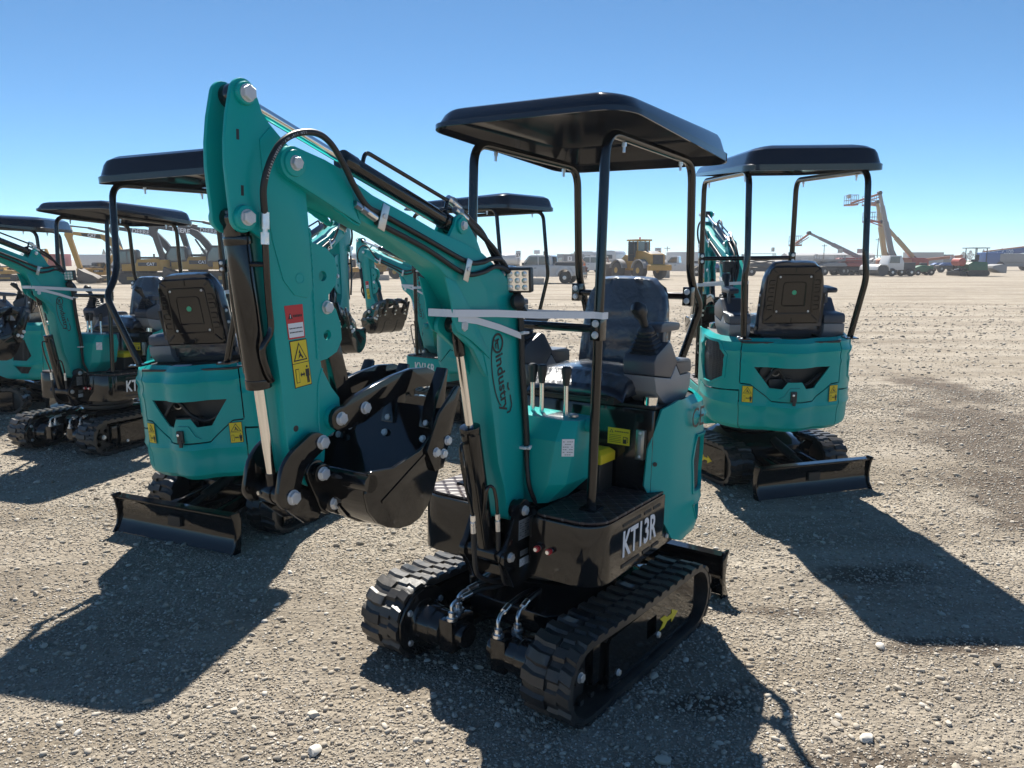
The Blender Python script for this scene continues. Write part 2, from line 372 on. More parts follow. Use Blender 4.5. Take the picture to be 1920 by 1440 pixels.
def track_path(n=10):
    p = []
    cf, rf, cr, rr = (.515, .165), .150, (-.405, .155), .142
    for k in range(n+1): a = R(-90+180*k/n); p.append((cf[0]+rf*math.cos(a), cf[1]+rf*math.sin(a)))
    for k in range(1, 12): t = k/12; p.append((cf[0]+(cr[0]-cf[0])*t, cf[1]+rf+(cr[1]+rr-cf[1]-rf)*t - .006*math.sin(PI*t)))
    for k in range(n+1): a = R(90+180*k/n); p.append((cr[0]+rr*math.cos(a), cr[1]+rr*math.sin(a)))
    for k in range(1, 12): t = k/12; p.append((cr[0]+(cf[0]-cr[0])*t, cr[1]-rr+(cf[1]-rf-cr[1]+rr)*t))
    return p
def resample(p, k):
    P = np.array(p+[p[0]]); d = np.r_[0, np.cumsum(np.hypot(*np.diff(P, axis=0).T))]; s = np.linspace(0, d[-1], k, endpoint=False)
    return np.stack([np.interp(s, d, P[:, 0]), np.interp(s, d, P[:, 1])], 1)

def undercarriage(root):
    def up(*a, **k): o = part(*a, **k); UND.add(o); return o
    path = track_path()
    for s in (1, -1):
        yo, yi = s*.527, s*.322
        y0, y1 = min(yo, yi), max(yo, yi); yc = (y0+y1)/2
        P = resample(path, 104); T = np.roll(P, -1, 0)-np.roll(P, 1, 0); T /= np.hypot(*T.T)[:, None]; N = np.stack([T[:, 1], -T[:, 0]], 1)
        mb = MB(); n = len(P)
        prof = [(y0, -.016), (y0, .004), (y0+.010, .009), (yc-.006, .009), (yc, .003), (yc+.006, .009), (y1-.010, .009), (y1, .004), (y1, -.016)]
        rings = [[(P[i, 0]+N[i, 0]*h, y, P[i, 1]+N[i, 1]*h) for y, h in prof] for i in range(n)]; rings.append(rings[0])
        mb.loft(rings, cap=False)
        # moulded lugs: two staggered rows of bent chevron blocks
        L = resample(path, 74); TL = np.roll(L, -1, 0)-np.roll(L, 1, 0); TL /= np.hypot(*TL.T)[:, None]; NL = np.stack([TL[:, 1], -TL[:, 0]], 1)
        ll = np.hypot(*np.diff(L, axis=0).T).mean()
        for i in range(74):
            row = i % 2; ya, yb = ((y0-.003, yc-.003) if row else (yc+.003, y1+.003))
            for half in range(2):
                a = ya+(yb-ya)*(half*.5); b = ya+(yb-ya)*(half*.5+.5); edge = (half == 0) == (row == 1)
                sk = .30 if edge else 0
                v = []
                for h, wd in ((.004, .80), (.0185, .50)):
                    for yy, off in ((a, sk*(1 if (half == 0) == bool(row) else 0)), (b, sk*(0 if (half == 0) == bool(row) else 1))):
                        for q in (-1, 1):
                            dd = ll*(q*wd + off*1.2)
                            v.append((L[i, 0]+TL[i, 0]*dd+NL[i, 0]*h, yy, L[i, 1]+TL[i, 1]*dd+NL[i, 1]*h))
                mb.add(v, [(0, 1, 3, 2), (4, 6, 7, 5), (0, 4, 5, 1), (2, 3, 7, 6), (0, 2, 6, 4), (1, 5, 7, 3)])
            # inner drive teeth
            for yy in (yc-.03, yc+.03):
                c = Vector((L[i, 0]-NL[i, 0]*.024, yy, L[i, 1]-NL[i, 1]*.024)); t = Vector((TL[i, 0], 0, TL[i, 1]))
                if i % 2: mb.bar(c-t*.012, c+t*.012, .014, .022, (NL[i, 0], 0, NL[i, 1]))
        tr = up('track', mb, 'rubber', root, ang=30)
        # sprocket with five openings, hub and nut
        mb = MB(); teeth = []
        for k in range(26): a = 2*PI*k/26; r = .135 if k % 2 else .118; teeth += [(.515+r*math.cos(a-.05), .165+r*math.sin(a-.05)), (.515+r*math.cos(a+.05), .165+r*math.sin(a+.05))]
        holes = [[(.515+.072*math.cos(2*PI*k/5)+.024*math.cos(b*PI/4), .165+.072*math.sin(2*PI*k/5)+.024*math.sin(b*PI/4)) for b in range(8)] for k in range(5)]
        mb.prism(teeth, yc-.012, yc+.012, holes); mb.cyl((.515, yc, .165), (.515, yc+s*.05, .165), .040, .034)
        sp = up('sprocket', mb, 'blackm', root); bolt(sp, (.515, yc+s*.05, .165), .017, (0, s, 0), 'hub_nut')
        mb = MB(); mb.lathe((-.405, yc-.05, .155), (0, 1, 0), [(0, .10), (.01, .122), (.04, .122), (.05, .10), (.06, .122), (.09, .122), (.10, .10)], 24)
        up('idler', mb, 'blackm', root)
        for x in (-.20, .03, .27):
            mb = MB(); mb.lathe((x, yc-.07, .062), (0, 1, 0), [(0, .03), (.005, .046), (.05, .046), (.055, .03), (.085, .03), (.09, .046), (.135, .046), (.14, .03)], 18); up('track_roller', mb, 'blackm', root)
        mb = MB(); mb.box(-.36, .42, y0+.045, y1-.055, .085, .245); up('track_frame', mb, 'black', root, bevel=.006)
        yp = s*.498
        mb = MB(); a, b = sorted((yp, yp-s*.012)); o_ = [(-.43, .045), (.345, .045), (.345, .235), (.33, .25), (-.42, .262), (-.43, .25)]; hl = [(-.055, .125), (.03, .125), (.03, .205), (-.055, .205)]
        mb.prism(o_, a, b, [hl]); mb.cur = 1
        mb.box(-.43, .345, *sorted((yp-s*.012, yp-s*.05)), .235, .25)
        cp = up('side_cover', mb, ['black', 'blackm'], root)
        for bx, bz in ((.27, .085), (-.075, .105)): bolt(cp, (bx, yp, bz), .012, (0, s, 0))
        yq = yp+s*.0015; A = [(-.085, .118), (-.12, .145), (-.085, .172), (-.13, .172), (-.155, .155), (-.20, .155), (-.20, .175), (-.262, .145), (-.20, .115), (-.20, .135), (-.155, .135), (-.13, .118)]
        mb = MB(); mb.prism(A, *sorted((yq-s*.0012, yq+s*.0008))); part('arrow_decal', mb, 'yellow', cp, flat=True)
        # drive motor with hose fittings
        ys = lambda d: s*(.325-d)
        mb = MB(); mb.lathe((.515, ys(0), .165), (0, -s, 0), [(0, .150), (.012, .150), (.018, .138), (.020, .10), (.03, .085), (.10, .083), (.105, .076), (.150, .076), (.155, .064)], 28)
        mb.box(.44, .58, *sorted((ys(.155), ys(.225))), .10, .235); mb.cyl((.515, ys(.22), .165), (.515, ys(.26), .165), .055, .05)
        mo = up('drive_motor', mb, 'black', root, bevel=.003)
        for a in (35, 145, 215, 325): bolt(mo, (.515+.115*math.cos(R(a)), ys(.018), .165+.115*math.sin(R(a))), .012, (0, -s, 0))
        for k, (fx, dy) in enumerate(((.475, .17), (.555, .205))):
            b0 = Vector((fx, ys(dy), .235)); mb = MB(); mb.lathe(b0, (0, 0, 1), [(0, .024), (.012, .024), (.014, .016), (.034, .016), (.036, .009)], 14)
            e = [b0+Vector(q) for q in ((0, 0, .036), (0, 0, .060), (-.02, -s*.006, .078), (-.05, -s*.012, .082))]
            mb.tube(smooth(e, 4), .0075, 8); d = (e[3]-e[2]).normalized(); mb.cyl(e[3], e[3]+d*.05, .0125, n=12)
            part('hose_fitting', mb, 'zinc', mo)
            q = e[3]+d*.05; mb = MB(); mb.tube(smooth([q, q+Vector((-.06, -s*.01, .0)), q+Vector((-.14, -s*.03, -.01)), Vector((.12, s*.07, .30))], 6), .0105, 8)
            part('hose', mb, 'hose', mo)
    # centre frame
    mb = MB(); mb.loft([[(x*sx, y*sx, z) for x, y in ((.34, .20), (.20, .33), (-.30, .33), (-.40, .20), (-.40, -.20), (-.30, -.33), (.20, -.33), (.34, -.20))] for z, sx in ((.17, 1.0), (.26, 1.0), (.335, .66))])
    up('centre_frame', mb, 'black', root, bevel=.006)
    mb = MB(); mb.lathe((0, 0, .33), (0, 0, 1), [(0, .20), (.02, .23), (.05, .23), (.055, .20), (.11, .20)], 36); up('swing_ring', mb, 'blackm', root)
    # dozer blade with end plates and push arms
    cur = [(-.855, .005), (-.828, .045), (-.812, .10), (-.812, .15), (-.828, .205), (-.852, .232)]
    bk = [(x+.012, z) for x, z in cur[::-1]]
    mb = MB(); mb.prism(cur+bk, -.482, .482)
    mb.box(-.845, -.785, -.482, .482, .218, .233)
    bl = up('dozer_blade', mb, 'black', root, ang=30)
    for s in (1, -1):
        mb = MB(); mb.prism([(-.875, .0), (-.84, .05), (-.83, .12), (-.845, .20), (-.865, .245), (-.80, .245), (-.785, .20), (-.79, .06), (-.80, .0)], *sorted((s*.482, s*.496))); part('end_plate', mb, 'black', bl, bevel=.003)
        mb = MB(); mb.bar((-.80, s*.2, .12), (-.30, s*.17, .20), .05, .07); part('push_arm', mb, 'black', bl, bevel=.004)
    mb = MB(); mb.cyl((-.78, 0, .16), (-.58, 0, .22), .020); mb.cyl((-.58, 0, .22), (-.34, 0, .29), .034); mb.bar((-.80, -.05, .13), (-.80, .05, .13), .06, .06)
    up('blade_cylinder', mb, 'blackm', root)

def plan_fn(xr, hw, xf=-.10, Rc=.34, bow=.07):
    pts = [(xf, hw-.085), (xf-.04, hw-.05), (xf-.11, hw-.012), (xf-.16, hw)]
    cx, cy = xr+bow+Rc, hw-Rc+.02
    for k in range(6): t = (k+1)/6; pts.append((xf-.16+(cx-xf+.16)*t, hw+.02*math.sin(PI/2*t)))
    for k in range(1, 13): a = R(90+90*k/12); pts.append((cx+Rc*math.cos(a), cy+Rc*math.sin(a)))
    for k in range(1, 9): y = cy*(1-k/8); pts.append((xr+bow*(y/cy)**2, y))
    full = pts + [(x, -y) for x, y in pts[::-1][1:]]
    P = np.array(full); d = np.r_[0, np.cumsum(np.hypot(*np.diff(P, axis=0).T))]; d -= d[-1]/2
    f = lambda u: (float(np.interp(u, d, P[:, 0])), float(np.interp(u, d, P[:, 1])))
    half = len(pts)
    ux = lambda x, s=1: -s*abs(float(np.interp(-x, -P[:half, 0], d[:half])))
    uy = lambda y: -float(np.interp(y, P[half-9:half+8, 1][::-1], -d[half-9:half+8][::-1]*1.0)) * -1
    return f, ux, uy, d[-1], P

def machine(p, name):
    root = bpy.data.objects.new(name, None); COL.objects.link(root); root.empty_display_size = .3
    undercarriage_root = root
    undercarriage(root)
    kv = p['kv']; paint = 'teal' if kv else 'black'
    sx, sz = p['shift']                                  # seat group shift
    # ------------- deck, mat, bracket
    rec = rrect(-.32, .445, -.44, .44, [.115, .02, .02, .115], 8); rec += [(.445, -.135), (.33, -.135), (.33, .135), (.445, .135)]
    mb = MB(); mb.prism(rec, .448, .690, ax='z'); deck = part('deck', mb, paint, root, bevel=.008)
    yd = .4415
    fl = lambda u, v, h=0: (u, yd+h, v)
    text('model_lettering', 'KV16R' if kv else 'KT13R', .150, (.070, yd+.0005, .570), (-1, 0, 0), (0, 0, 1), 'white', deck, bold=.022, sx=.78)
    if not kv:
        for k, x0 in enumerate((.235, .03, -.065)):
            for z in (.655, .485):
                mb = MB(); mb.box(x0-(.17 if k == 0 else .07), x0, yd-.004, yd+.0012, z-.006, z+.006); part('vent_slot', mb, 'dark', deck)
    for z in (.645, .49): bolt(deck, (-.225, yd, z), .010)
    for s in (1, -1):
        m_ = rrect(-.30, .43, .140, .435, [.11, .02, .02, .05], 6)
        mb = MB(); mb.prism([(x, s*y) for x, y in m_], .691, .703, ax='z'); part('floor_mat', mb, 'mat', root, bevel=.004)
    mb = MB()
    for s in (1, -1):
        mb.prism([(.34, .41), (.34, .70)]+arc(.440, .705, .045, 150, 10, 8)+[(.545, .60)]+arc(.535, .540, .045, 60, -60, 8)+[(.50, .405)], *sorted((s*.082, s*.108)))
    mb.box(.30, .46, -.10, .10, .42, .46); mb.box(.30, .345, -.10, .10, .40, .68); mb.cyl((.440, -.10, .705), (.440, .10, .705), .036); mb.cyl((.535, -.10, .540), (.535, .10, .540), .034)
    sb = part('swing_bracket', mb, 'black', root, bevel=.003)
    for x, z, r in ((.440, .705, .0170), (.535, .540, .0165)):
        for s in (1, -1): bolt(sb, (x, s*.108, z), r, (0, s, 0))
    fb = lambda u, v, h=0: (u, .1085+h, v)
    plate_label('nameplate', sb, fb, .481, .380, .593, .673); plate_label('small_label', sb, fb, .465, .408, .523, .545); sticker('form_label', sb, fb, .468, .402, .480, .512, 'form')
    for y in (.183, .237):
        mb = MB(); mb.lathe((.445, y, .570), (1, 0, 0), [(0, .011), (.012, .011), (.014, .008), (.03, .008)], 12); mb.cur = 1; mb.cyl((.452, y, .570), (.466, y, .570), .0125, n=12); part('grease_cap', mb, ['zinc', 'red'], deck)
    # ------------- boom
    side = [(.36, .70)] + arc(.432, .705, .052, 210, 320, 6) + [(.506, .80), (.551, .907), (.594, 1.10), (.634, 1.265), (.680, 1.385), (.745, 1.475), (.81, 1.545), (.86, 1.60), (.93, 1.645), (1.149, 1.729), (1.369, 1.797), (1.47, 1.825)] + arc(1.548, 1.902, .045, -62, 112, 10) + \
           [(1.40, 1.915), (1.24, 1.850), (1.07, 1.803), (.945, 1.765), (.80, 1.735), (.68, 1.70), (.57, 1.645), (.47, 1.58), (.425, 1.48), (.395, 1.25), (.366, 1.03)]
    mb = MB(); mb.prism(side, -.055, .055); boom = part('boom', mb, 'teal', root, bevel=.006, ang=42)
    for s in (1, -1):     # ear for the arm cylinder, tip cheeks, welded wing plates, bracket for the boom cylinder
        y = sorted((s*.026, s*.040)); mb = MB(); mb.prism([(.64, 1.66), (.70, 1.75)] + arc(.790, 1.790, .038, 160, 0, 8) + [(.87, 1.73)], *y); mb.cyl((.790, s*.026, 1.790), (.790, s*.050, 1.790), .030, .028); part('cylinder_ear', mb, 'teal', boom, bevel=.003)
        y = sorted((s*.053, s*.067)); mb = MB(); mb.prism([(1.33, 1.800), (1.30, 1.760), (1.46, 1.822)] + arc(1.548, 1.902, .044, -62, 110, 10) + [(1.44, 1.925), (1.345, 1.897), (1.338, 1.862)], *y)
        mb.cyl((1.548, s*.05, 1.902), (1.548, s*.074, 1.902), .037, .034); part('tip_cheek', mb, 'teal', boom, bevel=.003)
        y = sorted((s*.053, s*.060)); mb = MB(); mb.prism([(.90, 1.615), (.865, 1.53), (.855, 1.47), (.83, 1.43), (.75, 1.395), (.675, 1.350), (.628, 1.318), (.640, 1.345), (.70, 1.43), (.77, 1.525), (.84, 1.60)], *y); part('wing_plate', mb, 'teal', boom, bevel=.003)
        y = sorted((s*.030, s*.050)); mb = MB(); mb.prism([(.60, 1.22), (.66, 1.28), (.72, 1.36)] + arc(.790, 1.446, .036, -70, 90, 8) + [(.77, 1.52), (.68, 1.43)], *y); part('cylinder_bracket', mb, 'teal', boom, bevel=.003)
    for (x, z), y, r in (((1.548, 1.902), .074, .0160), ((.790, 1.790), .050, .0130), ((.790, 1.446), .050, .0185)):
        for s in (1, -1): bolt(boom, (x, s*y, z), r, (0, s, 0))
    # weld beads where the plates meet the box sections
    for s in (1, -1):
        mb = MB(); P_ = smooth([(1.338, s*.0565, 1.862), (1.30, s*.0565, 1.762), (1.40, s*.0565, 1.800)], 10); mb.tube(P_, [.0035+.0012*(i % 2) for i in range(len(P_))], 6); part('weld_bead', mb, 'teal', boom)
    # printed name down the side of the boom
    o0, dn = Vector((.541, .0560, 1.222)), Vector((-.235, 0, -.97)).normalized(); acr = Vector((.97, 0, -.235)).normalized()
    text('maker_lettering', 'industry', .070, o0+dn*.0, dn, -acr, 'dark', boom, bold=.018, sx=1.0)
    mb = MB(); c = o0-dn*.155
    pt = lambda a, b, h=.0012: c + dn*a*.8 + acr*b*.8 + Vector((0, h, 0))
    def strip(path, wd):
        P = [Vector((a, b, 0)) for a, b in path]
        for i in range(len(P)-1):
            d = (P[i+1]-P[i]).normalized(); n_ = Vector((-d.y, d.x, 0))*wd/2
            mb.add([pt(*(q.xy)) for q in (P[i]-n_, P[i+1]-n_, P[i+1]+n_, P[i]+n_)], [(0, 1, 2, 3)])
    strip([(.043*math.cos(R(a)), .040*math.sin(R(a))) for a in range(-60, 301, 12)], .011)
    strip([(.030, .0), (-.018, .0)], .010); strip([(-.004, .0), (-.004, .018), (.02, .018)], .008); strip([(-.016, -.014), (-.016, .020)], .009)
    part('maker_emblem', mb, 'dark', boom, flat=True)
    for path, wd in (([(.14+.17*math.cos(R(a)), .012+.058*math.sin(R(a))) for a in range(20, 171, 10)], .007), ([(.21, -.046), (.235, -.040), (.25, -.050)], .010), ([(.275, -.052), (.330, -.056), (.355, -.035), (.352, -.008)], .009)):
        mb = MB(); strip(path, wd); part('swoosh_print', mb, 'dark', boom, flat=True)
    # ------------- arm
    TOP, LOW, PIV, BP, L1, L2, B2, TA, TB = (1.683, 2.052), (1.691, 1.754), (1.548, 1.902), (1.480, 1.064), (1.468, 1.150), (1.576, 1.015), (1.436, .969), (1.396, 1.207), (1.298, 1.226)
    armp = arc(*TOP, .037, 15, 140, 8) + [(1.639, 2.045), (1.628, 2.018), (1.607, 1.995), (1.565, 1.962), (1.510, 1.925), (1.488, 1.84), (1.478, 1.74), (1.468, 1.65), (1.460, 1.55), (1.452, 1.43), (1.437, 1.354), (1.400, 1.295), (1.370, 1.262)] + arc(*TA, .043, 130, 250, 6) + [(1.425, 1.15), (1.43, 1.09)] + \
           arc(*BP, .044, 170, 330, 8) + [(1.550, 1.085), (1.566, 1.162), (1.584, 1.32), (1.599, 1.417), (1.614, 1.563), (1.628, 1.70)] + arc(*LOW, .037, -125, 10, 8) + [(1.734, 1.817), (1.740, 1.876), (1.740, 1.934), (1.733, 1.995)]
    mb = MB(); lowp = [(1.495, 1.86), (1.478, 1.74), (1.460, 1.55), (1.452, 1.43), (1.437, 1.354), (1.400, 1.295), (1.425, 1.15), (1.44, 1.05), (1.49, 1.035), (1.54, 1.06), (1.550, 1.085), (1.566, 1.162), (1.584, 1.32), (1.599, 1.417), (1.614, 1.563), (1.630, 1.71), (1.655, 1.80), (1.56, 1.88)]
    mb.prism(lowp, -.040, .040); mb.prism([(1.56, 1.86), (1.60, 1.96), (1.650, 1.985), (1.676, 1.95), (1.680, 1.84), (1.655, 1.77)], -.034, .034)
    for s in (1, -1): mb.prism(armp, *sorted((s*.030, s*.044)))
    arm = part('arm', mb, 'teal', root, bevel=.004, ang=42)
    for (x, z), r in ((TOP, .029), (LOW, .032), (BP, .034), (TA, .036)):
        for s in (1, -1): mb = MB(); mb.cyl((x, s*.040, z), (x, s*.058, z), r, r*.94); part('pin_boss', mb, 'teal', arm, bevel=.003)
    for (x, z), r in ((TOP, .0178), (LOW, .0168)):
        for s in (1, -1): bolt(arm, (x, s*.058, z), r, (0, s, 0))
    # raised cheek doubler round the pivot and its weld
    dbl = [(1.498, 1.84), (1.512, 1.915), (1.560, 1.950), (1.607, 1.985), (1.640, 1.95), (1.630, 1.84), (1.605, 1.70), (1.572, 1.60), (1.535, 1.560), (1.490, 1.552), (1.470, 1.575), (1.480, 1.70)]
    mb = MB(); mb.prism(dbl, .043, .0470); part('doubler_plate', mb, 'teal', arm, bevel=.002)
    mb = MB(); P_ = smooth([(1.452, .043, 1.38), (1.463, .0435, 1.52), (1.470, .0435, 1.66), (1.480, .0435, 1.74)], 18); mb.tube([q+Vector((.0015*math.sin(i*2.1), 0, 0)) for i, q in enumerate(P_)], [.0040+.0015*(i % 2) for i in range(len(P_))], 6); part('weld_bead', mb, 'teal', arm)
    mb = MB(); P_ = smooth([(1.437, .043, 1.354), (1.452, .0435, 1.30), (1.452, .0435, 1.20), (1.445, .0435, 1.10)], 14); mb.tube(P_, [.0032+.0014*(i % 2) for i in range(len(P_))], 6); part('weld_bead', mb, 'teal', arm)
    ear = [(1.475, 1.705), (1.44, 1.700), (1.405, 1.690), (1.375, 1.665), (1.364, 1.625), (1.372, 1.588), (1.398, 1.560), (1.398, 1.545), (1.370, 1.517), (1.352, 1.475), (1.348, 1.43), (1.368, 1.395), (1.405, 1.378), (1.45, 1.37)]
    for s in (1, -1): mb = MB(); mb.prism(ear, *sorted((s*.018, s*.032)), holes=[circ(1.420, 1.612, .0145), circ(1.404, 1.446, .0145)]); ep = part('thumb_mount', mb, 'teal', arm); bolt(ep, (1.405, s*.032, 1.524), .0160, (0, s, 0))
    for sl_ in ([(1.690, 1.807), (1.698, 1.807), (1.698, 1.832), (1.690, 1.832)], [(1.700, 1.940), (1.708, 1.940), (1.708, 1.965), (1.700, 1.965)], circ(1.535, 1.195, .009, 10)):
        mb = MB(); mb.prism(sl_, .0438, .0446); part('slot_hole', mb, 'dark', arm, flat=True)
    mb = MB(); mb.lathe((1.515, .0470, 1.605), (0, 1, 0), [(0, .016), (.001, .016), (.0012, .012), (.0002, .011)], 18); part('plug_ring', mb, 'teal', arm)
    bil = lambda A_, B_, C_, D_: (lambda u, v, h=0: tuple(np.array([(A_[0]*(1-u)+B_[0]*u)*v+(D_[0]*(1-u)+C_[0]*u)*(1-v), .0444+h, (A_[1]*(1-u)+B_[1]*u)*v+(D_[1]*(1-u)+C_[1]*u)*(1-v)])))
    sticker('danger_label', arm, bil((1.570, 1.532), (1.507, 1.536), (1.499, 1.445), (1.557, 1.441)), 0, 1, 0, 1, 'danger')
    sticker('warning_label', arm, bil((1.555, 1.437), (1.495, 1.442), (1.476, 1.313), (1.537, 1.306)), 0, 1, 0, 1, 'warn')
    # ------------- arm cylinder (along the top of the boom)
    A, B = Vector((1.675, 0, 2.053)), Vector((.790, 0, 1.790)); D = (B-A).normalized(); mb = MB(); mid = A+D*.405
    mb.cyl(mid-D*.01, B-D*.03, .0265, n=24); mb.cyl(mid-D*.03, mid+D*.02, .0295, n=24); mb.cyl(B-D*.06, B-D*.02, .030); mb.cyl((B.x, -.025, B.z), (B.x, .025, B.z), .029)
    cy = part('arm_cylinder', mb, 'black', root, bevel=.002)
    mb = MB(); mb.cyl(A, mid, .0140, n=20); part('cylinder_rod', mb, 'chrome', cy)
    mb = MB(); mb.cyl((A.x, -.028, A.z), (A.x, .028, A.z), .030); mb.bar(A, A+D*.055, .035, .035); part('rod_end', mb, 'black', cy, bevel=.003)
    nrm = Vector((-.28, 0, .96)); a0, b0 = mid+D*.055, B-D*.05
    mb = MB(); mb.tube(fillet([a0+nrm*.015, a0+nrm*.062, b0+nrm*.072, b0+nrm*.085+D*.04], .03), .0068, 10); mb.cyl(b0+nrm*.02, b0+nrm*.076, .0072, n=10); mb.tube([b0+nrm*.024-D*.03, b0+nrm*.048+D*.01, b0+nrm*.05+D*.06], .0072); part('oil_pipe', mb, 'black', cy)
    mb = MB()
    for q, yy in ((b0+nrm*.080+D*.0, .0), (b0+nrm*.048+D*.02, .022)): mb.cyl(q+Vector((0, yy, 0)), q+D*.07+Vector((0, yy, -.010)), .0125, n=12); mb.cyl(q+D*.018+Vector((0, yy, 0)), q+D*.038+Vector((0, yy, 0)), .0155, n=6)
    part('hose_fitting', mb, 'zinc', cy)
    mb = MB()
    for yy, off in ((0, .0), (.024, -.03)):
        q = b0+nrm*(.080 if yy == 0 else .048)+D*.07+Vector((0, yy, -.010))
        mb.tube(smooth([q, q+D*.06+Vector((0, 0, -.015)), (.61, yy, 1.775+off), (.53, yy, 1.690), (.465, yy+.01, 1.59), (.43, .04, 1.47)], 8), .0098, 10)
    part('hose', mb, 'hose', cy)
    # ------------- bucket cylinder (down the front of the arm)
    A, B = Vector((1.685, 0, 1.754)), Vector((1.576, 0, 1.015)); D = (B-A).normalized(); mb = MB()
    e = A+D*.445; mb.cyl(A+D*.05, e, .0325, n=28); mb.cyl(e-D*.026, e, .0345, n=28); mb.cyl(A+D*.045, A+D*.066, .036, n=28); mb.bar(A-D*.02, A+D*.06, .045, .045, (1, 0, 0)); mb.cyl((A.x, -.028, A.z), (A.x, .028, A.z), .026)
    cy = part('bucket_cylinder', mb, 'black', root, bevel=.002)
    mb = MB(); mb.cyl(e, B-D*.05, .0150, n=22); part('cylinder_rod', mb, 'chrome', cy)
    mb = MB(); mb.cyl(B-D*.06, B, .0185, n=18); mb.cyl((B.x, -.060, B.z), (B.x, .060, B.z), .0275, n=24); mb.cyl((B.x, -.015, B.z), (B.x, .015, B.z), .031, n=24); part('rod_end', mb, 'black', cy, bevel=.002)
    mb = MB(); mb.cyl((B.x+.025, -.03, B.z), (B.x+.032, -.03, B.z), .006, n=10); part('grease_nipple', mb, 'steel', cy)
    mb = MB(); mb.tube(smooth([(1.645, .066, 1.69), (1.640, .064, 1.60), (1.630, .056, 1.545), (1.625, .056, 1.47), (1.648, .050, 1.42), (1.628, .045, 1.36), (1.608, .036, 1.335)], 6), .0088, 10); mb.cyl((1.643, .064, 1.64), (1.665, .025, 1.64), .007, n=8); part('oil_pipe', mb, 'black', cy)
    mb = MB(); mb.tube(smooth([(1.655, -.062, 1.70), (1.650, -.060, 1.55), (1.625, -.045, 1.35)], 6), .008, 10); mb.cyl((1.655, -.062, 1.62), (1.665, -.025, 1.62), .007, n=8); part('oil_pipe', mb, 'black', cy)
    for s in (1, -1):
        mb = MB(); q = Vector((1.645 if s > 0 else 1.655, s*.066, 1.69)); mb.cyl(q, q+Vector((0, 0, .030)), .0115, n=6); mb.cyl(q+Vector((0, 0, .028)), q+Vector((0, 0, .040)), .007, n=8); mb.cyl(q+Vector((0, 0, .038)), q+Vector((0, 0, .080)), .0120, n=14); part('hose_fitting', mb, 'zinc', cy)
    for s in (1, -1):
        hs = [(1.647, .068, 1.765), (1.660, .082, 1.83), (1.645, .090, 1.892), (1.612, .092, 1.942), (1.563, .092, 1.972), (1.498, .092, 1.984), (1.445, .090, 1.968), (1.392, .086, 1.920), (1.338, .080, 1.858), (1.280, .072, 1.812), (1.208, .066, 1.794)]
        if s < 0: hs = [(x+.012, -y, z+.01) for x, y, z in hs]
        rest = [(1.009, s*.066, 1.734), (.794, s*.066, 1.669), (.70, s*.066, 1.668), (.633, s*.062, 1.682), (.54, s*.05, 1.67), (.46, s*.05, 1.57)]
        hz_ = smooth(hs+rest, 8); mb = MB(); mb.tube(hz_, .0088, 10); hso = part('hose', mb, 'hose', root)
        low2 = [(1.240, s*.066, 1.772), (1.009, s*.066, 1.703), (.808, s*.066, 1.629), (.70, s*.066, 1.632), (.60, s*.062, 1.655), (.50, s*.06, 1.62), (.445, s*.06, 1.50)]
        mb = MB(); mb.tube(smooth(low2, 8), .0088, 10); part('hose', mb, 'hose', root)
        if s > 0:      # white printing along the loop of the hose
            mb = MB(); body_ = '2SN 1/4" W.P. 400BAR/5800PSI'
            for i, ch in enumerate(body_[::-1]):
                t = 10.5+i*.92; k = int(t); q = hz_[k].lerp(hz_[k+1], t-k); d = (hz_[k+1]-hz_[k]).normalized(); n_ = Vector((-d.z, 0, d.x))
                if ch == ' ': continue
                tm = text_mesh(ch, .02); mxx = frame(q+Vector((0, .0091, 0)), -d, Vector((0, 1, 0)).cross(-d))
                vs = [mxx @ (Vector((v.co.x*.0088, v.co.y*.0088, 0))) for v in tm.vertices]; mb.add(vs, [tuple(pp.vertices) for pp in tm.polygons if abs(pp.normal.z) > .9 and pp.normal.z > 0])
            part('hose_print', mb, 'labelgrey', hso, flat=True)
        mb = MB(); d = Vector((-.93, 0, -.37)).normalized(); q = Vector((1.330, s*.068, 1.817))
        mb.cyl(q, q+d*.024, .0105, n=6); mb.cyl(q+d*.024, q+d*.030, .008, n=8); mb.cyl(q+d*.028, q+d*.050, .0125, n=6); mb.cyl(q+d*.048, q+d*.092, .0115, n=14); part('hose_coupling', mb, 'zinc', root)
        for x, z in ((1.221, 1.790), (.802, 1.642)):
            mb = MB(); c = Vector((x, s*.080, z)); mb.bar(c+Vector((-.010, 0, .034)), c+Vector((.014, 0, -.040)), .004, .030, (1, 0, .3)); hc = part('hose_clamp', mb, 'steel', root, bevel=.001); bolt(hc, c, .0075, (0, s, 0))
    # hose bundle down the back of the boom foot
    for k, (dx, dy, r_) in enumerate(((0, .070, .0095), (-.020, .064, .009), (.004, -.070, .0095), (-.020, -.064, .009))):
        mb = MB(); mb.tube(smooth([(.47+dx, dy*.8, 1.60), (.450+dx, dy, 1.46), (.426+dx, dy, 1.25), (.388+dx, dy, 1.03), (.374+dx, dy, .90), (.372+dx, dy*1.2, .79), (.33+dx, dy*1.3, .71)], 8), r_, 10); part('hose', mb, 'hose', root)
    for z, x in ((1.405, .442), (.945, .378)):
        mb = MB(); mb.box(x-.045, x+.028, .050, .082, z-.005, z+.005); mb.cyl((x+.015, .082, z), (x+.02, .100, z+.004), .007, n=8); part('cable_tie', mb, 'white', root, bevel=.002)
    # ------------- boom cylinder
    A, B = Vector((.760, 0, 1.446)), Vector((.540, 0, .545)); D = (B-A).normalized(); mb = MB()
    e = A+D*.395; mb.cyl(e, B-D*.03, .0375, n=28); mb.cyl(e-D*.002, e+D*.028, .039, n=28); mb.cyl((B.x, -.08, B.z), (B.x, .08, B.z), .030); cy = part('boom_cylinder', mb, 'black', root, bevel=.002)
